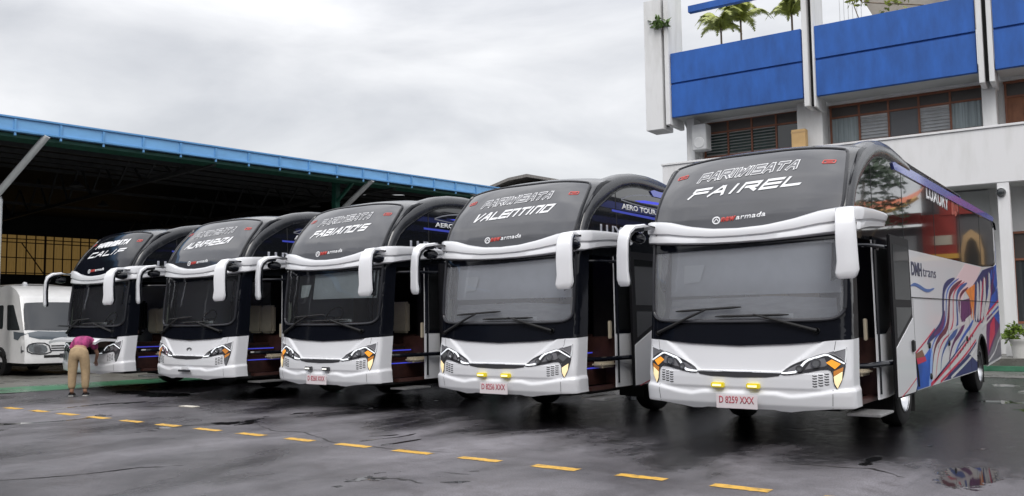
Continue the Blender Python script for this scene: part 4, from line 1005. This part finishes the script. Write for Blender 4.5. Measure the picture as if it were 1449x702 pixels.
obj('pot',MB().lathe([(.0,0),(.17,0),(.20,.28),(.23,.42),(.25,.45),(.25,.5),(.22,.5),(.2,.44),(0,.44)],n=20).mesh('pot',mat('pot_white',(.6,.6,.58),.5,vary=.2),True),pt)
obj('foliage',leafclump(420,.42,.4,.32,.13,12,(0,0,.70)).mesh('foliage',mat('bright_leaf',(.16,.25,.03),.5,vary=.5,vscale=6),weld=False),pt)
st=thing('pot_stand','low white planter block at the foot of the column','planter',(-3.9,27.1,.34)); obj('block',MB().box(-.2,.25,0,.35,0,.30).mesh('block',M_BW2,True,.02),st); obj('rim',MB().box(-.23,.28,-.03,.38,.3,.35).mesh('rim',M_GREENP,True,.01),st)
gk=obj('kerb',MB().box(-9,6,26.55,26.8,0,.14).mesh('kerb',mat('kerb_green',(.06,.20,.12),.5,vary=.3),True,.01)); gk['kind']='structure'
wk=strip('walkway',[(-8.5,23.9),(-8.3,26.5),(6,26.5),(6,24.2)],.004,mat('wet_paving',(.16,.155,.15),.3,vary=.4,vscale=.8,rvary=.12))
# tree and red shop just outside the frame, seen mirrored in the nearest bus's windows
tr=thing('courtyard_tree','leafy courtyard tree mirrored in the side windows of the FAIREL bus','tree',(-.35,21.5,0))
obj('trunk',MB().tube([(.5,0,0),(.45,0,2),(.2,.1,3.4),(0,0,4.8)],[.10,.08,.05,.03],8).tube([(.3,.05,2.8),(-.4,.2,3.9)],[.04,.02],6).tube([(.3,.05,3.0),(.7,-.2,4.6)],[.04,.02],6).mesh('trunk',M_TRK,True),tr)
obj('crown',leafclump(650,1.0,1.0,.95,.20,21,(-.1,0,4.45)).mesh('crown',M_DLEAF,weld=False),tr)
rs=thing('red_shop','red shop with an upturned orange roof mirrored in the bus windows','shop',(0,30.5,0))
M_RW=mat('red_wall',(.30,.03,.02),.6,vary=.3,vscale=2); M_OR=mat('orange_tile',(.55,.12,.025),.5,vary=.35,vscale=6)
obj('wall',MB().box(-1.8,.25,.3,5,0,6.2).box(.25,3.4,.31,5,0,4.4).mesh('wall',mat('shop_grey_wall',(.10,.10,.105),.7,vary=.1)),rs)
rup=lambda u:.9*max(0,.9-(u-.15))**2*.35+.05*(u-1.5)**2
obj('roof',MB().grid(lambda u,v:(u,-1.0+v*1.3,4.85+v*.5+rup(u)),[.1+.12*k for k in range(26)],[0,.25,.5,.75,1]).mesh('roof',M_OR,True),rs)
obj('eave_trim',MB().tube([(u,-1.0,4.83+rup(u)) for u in [.1+.12*k for k in range(26)]],.07,6).mesh('eave_trim',mat('gold_trim',(.6,.33,.05),.4),True),rs)
obj('red_fascia',MB().box(.2,3.2,-.2,.0,4.45,4.8).mesh('red_fascia',M_RW),rs)
obj('red_door_panel',MB().box(-.75,.25,.22,.3,1.2,4.75).mesh('red_door_panel',M_RW),rs)
obj('shutter',MB().box(.45,1.7,.2,.3,.1,4.1).mesh('shutter',mat('grey_shutter',(.34,.35,.36),.5,vary=.1)),rs)
obj('arched_doorway',MB().prism([(-1.5,.1),(-.85,.1),(-.85,3.5),(-.95,4.0),(-1.17,4.2),(-1.4,4.0),(-1.5,3.5)],.18,.3,'y').mesh('arched_doorway',mat('door_cream',(.5,.33,.16),.6)),rs)
obj('doorway_dark',MB().prism([(-1.40,.1),(-.95,.1),(-.95,3.4),(-1.05,3.8),(-1.17,3.95),(-1.3,3.8),(-1.40,3.4)],.16,.19,'y').mesh('doorway_dark',M_GAP),rs)
obj('window',MB().box(-.62,-.30,.19,.225,1.6,3.1).box(-.2,.12,.19,.225,1.6,3.1).mesh('window',M_PN2),rs)
obj('sign_board',MB().box(-.62,-.1,.19,.215,3.75,4.05).mesh('sign_board',mat('sign_cream',(.55,.5,.4),.6)),rs)
obj('shutter_band',MB().box(.55,1.5,.17,.2,3.3,3.6).mesh('shutter_band',mat('sign_white',(.6,.6,.6),.6)),rs)
obj('upper_panel',MB().box(-1.6,-.3,.2,.3,4.7,5.3).mesh('upper_panel',M_RW),rs)
obj('beam',MB().box(-.8,.6,.1,.22,3.3,3.45).mesh('beam',MATS['gold_trim']),rs)
# long plain block added unseen behind the camera to darken reflections on bus fronts
ob=thing('reflection_darkener','long dull grey unseen building added behind the camera to darken reflections','building',(-14,-17,0))
obj('wall',MB().box(-30,24,-6,0,0,13).mesh('wall',mat('darkener_wall',(.12,.12,.13),.8,vary=.3,vscale=.3)),ob)
for k in range(9): obj('window',MB().box(-28+k*5.6,-24.6+k*5.6,.0,.05,4.6,6.4).mesh('window',M_PN2),ob)
obj('eave',MB().box(-30.3,24.3,-6.3,.5,13,13.2).mesh('eave',M_PIPE),ob)

ob2=thing('side_darkener','plain grey unseen building added right of the yard to darken reflections','building',(17,4,0))  # added out of view to darken reflections at the bus corners
obj('wall',MB().box(0,6,-20,20,0,9.5).mesh('wall',MATS['darkener_wall']),ob2)
obj('eave',MB().box(-.5,6.3,-20.3,20.3,9.5,9.7).mesh('eave',M_PIPE),ob2)

# ------------------------------------------------------------------ the five buses
BX,BY,BS=-4.16,10.275,3.9126
JX=[0,.033,-.028,.035,0]; JY=[0,.206,.229,.101,.053]
G_='parked tour bus with a white bumper and black upper front'
cfgs=[
 dict(name='FAIREL',plate='D 8259 XXX',fog='y',amber='on',warm=1,film=1,open=0,shade=(1.82,-1.03,1.23),label='tour bus named FAIREL, nearest in the row, with the colourful striped side and open door'),
 dict(name='VALENTINO',plate='D 8256 XXX',fog='y',amber='off',warm=1,film=1,open=0,shade=(1.86,-1.02,1.2),nw=.98,label='tour bus named VALENTINO, parked beside the FAIREL bus with yellow fog lamps'),
 dict(name="FABIANO'S",plate='D 8260 XXX',fog='w',amber='on',warm=1,film=1,open=0,shade=(1.95,-.45,1.15),nw=.95,label="tour bus named FABIANO'S, middle of the row, with small white fog lamps"),
 dict(name='ALRAFAEYZA',plate=None,fog=None,amber='dim',warm=0,film=1,open=0,shade=None,emblem=1,gchrome=0,nw=1.0,label='tour bus named ALRAFAEYZA, with no number plate or fog lamps'),
 dict(name='CALIF',plate=None,fog=None,amber='off',warm=0,film=0,open=1,shade=None,nw=.95,label='tour bus named CALIF at the far left with its bonnet flap raised'),
]
buses=[]
for k,c in enumerate(cfgs):
    c['pos']=(BX-k*BS+JX[k],BY+k*.0149+JY[k]); buses.append(build_bus(k,c))
# ---- livery of the nearest bus
LV=lowside_fn(1); b0=buses[0]
NAVY=mat('livery_navy',(.015,.02,.12),.35,spec=.25); MAR=mat('livery_maroon',(.13,.01,.035),.35,spec=.25); RED=mat('livery_red',(.52,.02,.07),.35,spec=.25)
PUR=mat('livery_purple',(.11,.012,.11),.35,spec=.25,vary=.3,vscale=2); ORG=mat('livery_orange',(.75,.22,.03),.35,spec=.25,vary=.3,vscale=3); PNK=mat('livery_pink',(.74,.55,.57),.35,spec=.25)
SKB=mat('livery_blue',(.015,.10,.50),.35,spec=.25,vary=.5,vscale=1.2); BRN=mat('livery_brown',(.22,.10,.06),.35,spec=.25); GRY=mat('livery_grey',(.14,.14,.17),.35,spec=.25,vary=.3)
LB=mat('livery_pale_blue',(.28,.42,.75),.35,spec=.25); TEAL=mat('livery_steel_blue',(.03,.08,.28),.35,spec=.25)
def lp(name,polys,m,off): obj(name,patch(polys,LV,m,name,off,.3,.3,.001),b0)
lp('livery_shape',[(7.3,2.2),(8.3,2.5),(10.2,2.5),(9.2,2.1),(8.1,1.98),(7.4,1.6)],PNK,.0015)
lp('livery_shape',[(3.56,.44),(3.6,.88),(4.20,.90),(4.72,1.03),(4.62,.75),(4.46,.44)],SKB,.002)
lp('livery_shape',[(4.46,.44),(4.62,.75),(4.72,1.03),(4.86,.95),(4.72,.44)],LB,.002)
lp('livery_shape',[(3.555,.955),(4.10,1.013),(4.29,.885),(3.596,.876)],BRN,.003)
lp('livery_shape',[(3.57,.90),(4.3,.90),(4.35,.83),(3.6,.80)],RED,.0035)
lp('livery_shape',[(5.6,.445),(6.9,.64),(8.2,.78),(9.0,.60),(8.98,.445)],NAVY,.002)
lp('livery_shape',[(9.05,2.11),(10.3,2.45),(11.5,2.56),(12.3,2.62),(12.75,2.4),(12.0,2.05),(11.0,1.86),(10.3,1.5),(9.85,1.35),(9.0,1.39),(8.9,1.8)],NAVY,.002)
lp('livery_shape',[(8.12,1.98),(9.23,2.13),(8.95,1.81),(8.6,1.45),(8.5,1.6),(8.55,1.84)],ORG,.003)
lp('livery_shape',[(7.33,1.775),(8.55,1.84),(8.69,1.55),(7.56,1.39),(7.32,1.6)],PUR,.003)
lp('livery_shape',[(10.3,1.14),(10.5,1.45),(11.6,1.60),(12.85,1.80),(12.9,1.4),(11.98,1.17),(10.53,.68),(10.32,.66)],PUR,.002)
lp('livery_shape',[(10.34,.50),(10.33,.66),(10.53,.68),(11.98,1.17),(12.9,1.4),(12.92,.95),(12.74,.60)],GRY,.0025)
lp('livery_shape',[(12.0,2.05),(12.75,2.4),(12.5,2.9),(12.35,3.2),(12.34,2.66),(12.0,2.6),(11.6,2.3)],SKB,.003)
lp('livery_shape',[(11.0,1.62),(12.85,1.9),(12.8,2.3),(12.0,2.05),(11.0,1.86)],SKB,.0032)
lp('livery_swoosh',stroke_s([(7.11,2.185),(6.42,2.09),(6.0,1.956),(5.88,1.658),(5.86,1.48),(5.51,1.309),(4.79,1.182),(4.48,1.09)],[.01,.09,.13,.13,.15,.13,.09,.02]),NAVY,.0045)
lp('livery_swoosh',stroke_s([(6.0,1.6),(5.9,1.45),(5.6,1.30),(5.0,1.21)],[.02,.13,.10,.02]),PUR,.005)
lp('livery_swoosh',stroke_s([(7.81,2.163),(7.07,2.04),(6.53,1.905),(6.41,1.66),(6.31,1.447),(6.03,1.271),(5.33,1.141),(4.93,.956),(4.70,.553)],[.01,.08,.11,.11,.13,.12,.08,.04,.01]),MAR,.0045)
lp('livery_swoosh',stroke_s([(8.36,2.131),(7.58,2.02),(7.19,1.885),(7.15,1.6),(7.14,1.346),(6.8,1.196),(6.13,1.09),(5.55,.875),(5.41,.624)],[.01,.08,.10,.11,.12,.11,.07,.03,.01]),TEAL,.0045)
lp('livery_swoosh',stroke_s([(8.45,2.05),(7.7,1.93),(7.4,1.80),(7.5,1.6)],[.01,.07,.08,.02]),MAR,.005)
WHT=mat('livery_white',(.76,.77,.80),.28,coat=.6)
lp('livery_swoosh',stroke_s([(7.45,1.86),(7.5,1.72),(7.42,1.6),(7.35,1.3)],[.02,.06,.07,.03]),WHT,.0055)
lp('livery_stripe',stroke_s([(4.6,.45),(6.59,.742),(8.62,1.158),(9.6,1.38),(12.86,1.93)],[.06,.05,.05,.05,.05]),RED,.006)
lp('livery_stripe',stroke_s([(5.35,.45),(7.63,.76),(8.95,1.03)],.04),RED,.006)
lp('livery_stripe',stroke_s([(9.8,1.24),(11,1.45),(12.88,1.74)],.05),WHT,.006)
lp('livery_stripe',stroke_s([(6.0,.50),(7.9,.75),(9.0,.98)],.035),NAVY,.006)
lp('livery_stripe',stroke_s([(4.9,.50),(6.4,.78),(7.8,1.06)],.03),NAVY,.006)
lp('livery_stripe',stroke_s([(6.25,.46),(8.2,.70),(9.0,.86)],.05),WHT,.0055)
lp('livery_stripe',stroke_s([(3.555,.96),(4.3,1.12),(5.09,1.31)],.028),RED,.0055)
lp('livery_stripe',stroke_s([(5.3,1.02),(5.6,1.14),(6.7,1.28),(7.9,1.38)],.05),WHT,.0065)
for a,b in (((9.60,2.17),(9.09,1.40)),((10.0,2.22),(9.4,1.42)),((10.5,2.30),(9.75,1.42)),((11.2,2.42),(10.1,1.45))):
    lp('livery_stripe',stroke_s([a,(a[0]-.12,(a[1]+b[1])/2),b],[.16,.28,.10],1),WHT,.0062)
lp('livery_stripe',stroke_s([(10.35,2.27),(9.9,1.8),(9.6,1.42)],[.05,.12,.03],1),RED,.0066)
lp('livery_stripe',stroke_s([(12.88,1.132),(11.9,.95),(11.4,.72),(10.38,.55)],.045),WHT,.0065)
lp('panel_seam',stroke([(3.3,1.795),(12.9,1.79)],.014)+stroke([(3.62,1.80),(3.62,.46)],.012)+stroke([(6.2,.46),(6.2,1.79)],.008)+stroke([(8.3,.46),(8.3,1.79)],.008),M_RUB,.009)
for y_,z_ in ((4.60,1.06),(6.2,1.05),(7.95,1.08),(4.62,.58)):
    obj('locker_latch',MB().lathe([(0,.02),(.045,.02),(.05,0)],c=(1.303,ty_(y_),tz_(z_)),axis='x',n=12).mesh('locker_latch',M_RUB,True),b0)
obj('side_lettering',text_on('DMH',.20,(4.02,2.135),LV,.004,mat('lettering_navy',(.035,.04,.09),.4),'side_lettering',width=.72,bold=.010),b0)
obj('side_lettering',text_on('trans',.17,(4.95,2.135),LV,.004,MATS['lettering_navy'],'side_lettering',width=1.0,bold=.0),b0)
lp('lettering_swoosh',stroke_s([(3.56,1.965),(3.85,2.0),(4.2,1.96),(4.7,1.90),(5.25,1.96)],[.01,.05,.06,.05,.01]),mat('logo_blue',(.05,.13,.38),.3),.004)
obj('window_lettering',text_on('LUXURY',.24,(6.05,3.42),side_fn(1),.004,M_LET,'window_lettering',width=1.9,bold=.012,slope=-.02),b0)
obj('window_lettering',text_on('BUS',.22,(7.6,3.38),side_fn(1),.004,mat('lettering_red_green',(.45,.08,.05),.4),'window_lettering',width=.7,bold=.03,slope=-.02),b0)


lp('livery_swoosh',stroke_s([(7.5,2.19),(6.75,2.07),(6.27,1.93),(6.14,1.65),(6.08,1.46),(5.76,1.29),(5.05,1.16),(4.62,.9),(4.55,.6)],[.01,.03,.04,.04,.05,.05,.03,.02,.01]),SKB,.0046)
lp('livery_swoosh',stroke_s([(8.1,2.15),(7.3,2.03),(6.86,1.89),(6.78,1.62),(6.72,1.4),(6.4,1.23),(5.7,1.10),(5.25,.9),(5.0,.55)],[.01,.03,.04,.04,.05,.05,.03,.02,.01]),RED,.0046)
lp('livery_swoosh',stroke_s([(8.0,1.6),(7.8,1.35),(7.3,1.2),(6.6,1.05),(6.2,.8),(6.1,.6)],[.02,.10,.10,.07,.04,.01]),PUR,.0044)
lp('livery_swoosh',stroke_s([(8.8,1.42),(8.4,1.3),(7.9,1.2),(7.1,1.0),(6.6,.8)],[.02,.08,.07,.05,.01]),SKB,.0048)
for k in range(7): lp('livery_stripe',stroke([(6.9+k*.27,.80+k*.052),(7.03+k*.27,.825+k*.052)],.045),MAR,.007)
for (a,b_,w,mm_) in (((9.2,2.12),(8.8,1.42),.10,ORG),((9.8,2.2),(9.25,1.42),.08,PUR),((10.8,2.36),(9.95,1.45),.10,MAR),((11.6,2.5),(10.35,1.48),.14,SKB),((12.0,2.5),(10.7,1.52),.10,PUR)):
    lp('livery_stripe',stroke_s([a,((a[0]+b_[0])/2-.05,(a[1]+b_[1])/2),b_],[w*.4,w*1.3,w*.4],1),mm_,.0058)
lp('livery_shape',[(10.5,.75),(10.9,1.3),(11.6,1.5),(11.5,1.1)],RED,.0028)
lp('livery_shape',[(11.2,1.55),(12.86,1.82),(12.9,1.5),(12.2,1.3)],SKB,.0028)

# ------------------------------------------------------------------ minibus in the shed
mbv=thing('white_minibus','white high-roof minibus parked in the shed at the far left','minibus',(-26.7,13.45,0),R(90)+.0)
mbv.scale=(1.12,1,1)
VW=1.04
def V(s,z,off=0.):
    x,y=plan(s*BW/VW); x*=VW/BW; y*=.75
    w=1 if y<.34 else max(0,1-(y-.34)/1.6)
    rk=lerp_tab([(.3,.03),(.45,0),(.95,.01),(1.2,.06),(1.38,.12),(1.9,.34),(2.25,.48),(2.4,.55),(2.6,.8),(2.74,1.3)],z)
    x*=1-.035*max(0,z-1.3)-.25*max(0,z-2.5)**2
    e=(1 if s>=0 else -1)
    n=Vector((x*.35 if y<.34 else e,-1 if y<.34 else 0,.25)).normalized()
    return (x+n.x*off,y+rk*w+n.y*off,z+n.z*off)
LV_=L0*VW/BW
def vs(y,g=1): return g*(LV_+y/.75-.44/1)if False else g*(LV_+ (y-.33))
def V2(s,z,off=0.):
    a=abs(s)
    if a<=LV_: return V(s,z,off)
    g=1 if s>0 else -1; p=V(g*LV_,z,0); y=.33+(a-LV_)
    w=max(0,1-(y-.33)/1.6); rk=lerp_tab([(.3,.03),(.45,0),(.95,.01),(1.2,.06),(1.38,.12),(1.9,.34),(2.25,.48),(2.4,.55),(2.6,.8),(2.74,1.3)],z)
    return (p[0]+g*off,y+rk*w,z)
def rnd(p,r):
    out=[]
    for i in range(len(p)):
        a,b,c=Vector(p[i-1]),Vector(p[i]),Vector(p[(i+1)%len(p)])
        d1=(a-b);d2=(c-b); r1=min(r,d1.length*.4); r2=min(r,d2.length*.4); A_=b+d1.normalized()*r1; C_=b+d2.normalized()*r2
        for t in (0,.33,.67,1): q=A_*(1-t)**2+b*2*t*(1-t)+C_*t*t; out.append((q.x,q.y))
    return out
M_VW=mat('minibus_white',(.80,.80,.80),.3,coat=.4,vary=.08,vscale=3)
se=vs(5.6)
def vobj(name,poly,m,off,thick=.01,par=None,ds=.12): return obj(name,patch(poly,V2,m,name,off,ds,.08,thick),par or mbv)
vobj('body',[(-se,.45),(-LV_,.40),(0,.38),(LV_,.40),(se,.45),(se,2.62),(LV_+.6,2.74),(0,2.74),(-LV_-.6,2.74),(-se,2.62)],M_VW,0,.0)
obj('roof',MB().grid(lambda x,y:(x,y,2.74+.10*(1-(abs(x)/.95)**2.5)*sm(1.2,2.2,y)),[-.98+i*.098 for i in range(21)],[1.55,1.7,2.0,2.4,3,4,5,5.9]).mesh('roof',M_VW,True),mbv)
vobj('windshield',chaikin([(-1.05,1.42),(-1.05,1.38),(0,1.34),(1.05,1.38),(1.05,1.42),(1.0,2.16),(.9,2.2),(0,2.22),(-.9,2.2),(-1.0,2.16)],1),mat('minibus_glass',(.03,.034,.04),.04,spec=.6),.008,.006)
vobj('lower_glass_panel',chaikin([(-.95,1.12),(0,1.06),(.95,1.12),(.98,1.36),(0,1.31),(-.98,1.36)],1),mat('minibus_grey_panel',(.12,.14,.16),.15,coat=.5),.006,.006)
for g in (-1,1):
    vobj('side_window',rnd([(g*a,b) for a,b in ((LV_+.05,1.38),(LV_+.95,1.38),(LV_+.92,2.14),(LV_+.36,2.14))],.07),M_PN,.006,.006)
    vobj('side_window',rnd([(g*a,b) for a,b in ((LV_+1.25,1.42),(LV_+2.9,1.42),(LV_+2.9,2.14),(LV_+1.25,2.14))],.09),M_PN,.006,.006)
    vobj('mirror_patch',[(g*a,b) for a,b in ((LV_-.12,1.30),(LV_+.5,1.34),(LV_+.5,1.12),(LV_+.25,1.08))],MATS['minibus_grey_panel'],.008,.006)
    h=vobj('headlight',chaikin([(g*a,b) for a,b in ((.50,.76),(.56,.94),(.9,.97),(1.0,.9),(.95,.72),(.6,.68))],1),M_LENS,.012,.01)
    vobj('lamp_frame',stroke(chaikin([(g*a,b) for a,b in ((.42,.72),(.50,.98),(.85,1.0),(1.02,.92),(1.0,.70),(.6,.65),(.42,.72))],1,False),.03),M_BEZEL,.010,.008,h)
    vobj('turn_signal',chaikin([(g*a,b) for a,b in ((1.08,.72),(1.10,.93),(LV_+.05,.9),(LV_+.05,.7))],1),M_LENS,.012,.01,h)
for k in range(3): vobj('grille_bar',[(-.42,.74+k*.07),(.42,.74+k*.07),(.42,.775+k*.07),(-.42,.775+k*.07)],M_BEZEL,.008,.01)
vobj('bumper_slot',[(-.6,.55),(.6,.55),(.6,.63),(-.6,.63)],M_SKID,.006,.01)
vobj('number_plate',[(-.2,.54),(.2,.54),(.2,.66),(-.2,.66)],M_LAMP,.02,.01)
obj('wiper',MB().tube([V(.8,1.33,.03),V(.3,1.46,.04),V(-.2,1.50,.04)],[.015,.012,.008],5).mesh('wiper',M_RUB),mbv)
obj('roof_light',MB().lathe([(.07,0),(.08,.06),(.05,.13),(0,.14)],c=(-.55,1.5,2.72),n=12).mesh('roof_light',M_WHITE,True),mbv)
for x,y in ((-.95,1.75),(.95,1.75),(-.95,4.4),(.95,4.4)):
    g=1 if x>0 else -1
    w_=obj('wheel',MB().lathe([(.22,-.10),(.34,-.11),(.38,-.08),(.38,.08),(.34,.11),(.22,.10)],axis='x',n=28).mesh('wheel',M_RUB,True),mbv,loc=(x,y,.38)); obj('rim',MB().lathe([(0,.09*g),(.12,.07*g),(.22,.10*g)],axis='x',n=20).mesh('rim',M_RIM,True),w_)
    obj('wheel_arch',MB().tube([(x+g*.10,y+.45*math.cos(a),.38+.45*math.sin(a)) for a in [math.pi*k/12 for k in range(13)]],.05,6).mesh('wheel_arch',M_SKID,True),mbv)
obj('underbody',MB().box(-.9,.9,.4,5.6,.3,.5).mesh('underbody',M_SKID),mbv)
# ------------------------------------------------------------------ person leaning into the engine bay
def skin(name,verts,edges,radii,m,parent,sub=2,root=0):
    me=bpy.data.meshes.new(name); me.from_pydata(verts,edges,[]); o=bpy.data.objects.new(name+'_tmp',me); col.objects.link(o)
    md=o.modifiers.new('s','SKIN'); md.use_smooth_shade=True
    for i,r in enumerate(radii):
        d=me.skin_vertices[0].data[i]; d.radius=(r,r) if not isinstance(r,tuple) else r; d.use_root=(i==root)
    o.modifiers.new('u','SUBSURF').levels=sub
    dg=bpy.context.evaluated_depsgraph_get(); nm=bpy.data.meshes.new_from_object(o.evaluated_get(dg)); bpy.data.objects.remove(o)
    nm.name=name; nm.materials.clear(); nm.materials.append(m); nm.shade_smooth()
    return obj(name,nm,parent)
per=thing('person','person in a magenta patterned shirt and khaki trousers bending into the open bonnet','person',(-18.74,9.70,0),R(50))
M_SKIN=mat('skin',(.36,.20,.13),.5); M_KH=mat('khaki_cloth',(.40,.29,.17),.85,vary=.2,vscale=9,bump=.3,bscale=14)
M_SH=mat('magenta_pattern_cloth',(.42,.05,.19),.8,vscale=10,dirt=(.02,.008,.03))
M_SHOE=mat('dark_shoe',(.03,.03,.035),.6); M_SOLE=mat('pale_sole',(.45,.45,.43),.6); M_HAIR=mat('black_hair',(.012,.010,.009),.55)
Vb=[(0,0,.93),(0,.06,1.03),(0,.22,1.13),(0,.40,1.17),(0,.50,1.16),(0,.60,1.13),(0,.70,1.08),   # 0-6 spine, neck, head
 (-.10,0,.90),(-.125,.01,.50),(-.12,-.03,.09),(-.125,.10,.04),  # 7-10 leg
 (.10,0,.90),(.135,.02,.50),(.14,-.02,.09),(.15,.11,.04),       # 11-14
 (-.18,.42,1.13),(-.27,.40,.86),(-.24,.50,.63),(-.235,.53,.55),          # 15-18 arm
 (.18,.42,1.13),(.26,.50,.88),(.20,.66,.74),(.19,.72,.68)]        # 19-22
Eb=[(0,1),(1,2),(2,3),(3,4),(4,5),(5,6),(0,7),(7,8),(8,9),(9,10),(0,11),(11,12),(12,13),(13,14),(3,15),(15,16),(16,17),(17,18),(3,19),(19,20),(20,21),(21,22)]
Rb=[.13,.125,.12,.12,.06,.085,.08,.095,.06,.042,.035,.095,.06,.042,.035,.055,.04,.03,.03,.055,.04,.03,.03]
def hand(base,d,side,Vb,Eb,Rb,i0):
    d=Vector(d).normalized(); s_=Vector(side).normalized(); n=d.cross(s_)
    for k,(off,L) in enumerate(((-.028,.062),(-.010,.072),(.009,.068),(.027,.052))):
        a=Vector(base)+s_*off+d*.02; b=a+d*L*.55+n*.008; c=b+d*L*.45+n*.02
        j=len(Vb); Vb+= [tuple(a),tuple(b),tuple(c)]; Eb+=[(i0,j),(j,j+1),(j+1,j+2)]; Rb+=[.010,.0085,.0075]
    a=Vector(base)-s_*.035; b=a-s_*.02+d*.03; j=len(Vb); Vb+=[tuple(a),tuple(b)]; Eb+=[(i0,j),(j,j+1)]; Rb+=[.012,.009]
hand(Vb[18],(0,.2,-1),(1,0,0),Vb,Eb,Rb,18); hand(Vb[22],(0,.7,-.6),(1,0,0),Vb,Eb,Rb,22)
body=skin('body',Vb,Eb,Rb,M_SKIN,per)
skin('trousers',[(0,-.01,.95),(0,.05,1.02),(-.10,-.01,.88),(-.125,.0,.52),(-.125,-.02,.14),(.10,-.01,.88),(.135,.01,.52),(.14,-.01,.14)],[(0,1),(0,2),(2,3),(3,4),(0,5),(5,6),(6,7)],[.180,.155,.138,.096,.078,.138,.096,.078],M_KH,per)
skin('shirt',[(0,-.01,1.0),(0,.22,1.15),(0,.40,1.19),(0,.47,1.18),(-.17,.41,1.14),(-.25,.39,.98),(.17,.41,1.14),(.24,.46,.98)],[(0,1),(1,2),(2,3),(2,4),(4,5),(2,6),(6,7)],[.172,.165,.155,.10,.09,.075,.09,.075],M_SH,per)
obj('hair',MB().lathe([(0,.10),(.06,.085),(.095,.03),(.10,-.02),(.085,-.07)],c=(0,.68,1.12),n=18).mesh('hair',M_HAIR,True),per)
for x,y in ((-.125,.03),(.148,.04)):
    s_=obj('shoe',MB().grid(lambda a,t:(x+math.cos(a)*.05*(1-.25*t),y-.10+.25*t+.0,.03+ (.07-.03*t)*max(0,math.sin(a))),[math.pi*k/8 for k in range(9)],[0,.1,.5,.85,1]).box(x-.048,x+.048,y-.10,y+.14,.02,.05).mesh('shoe',M_SHOE,True,.01),per)
    obj('sole',MB().box(x-.052,x+.052,y-.11,y+.155,.0,.025).mesh('sole',M_SOLE,True,.008),s_)
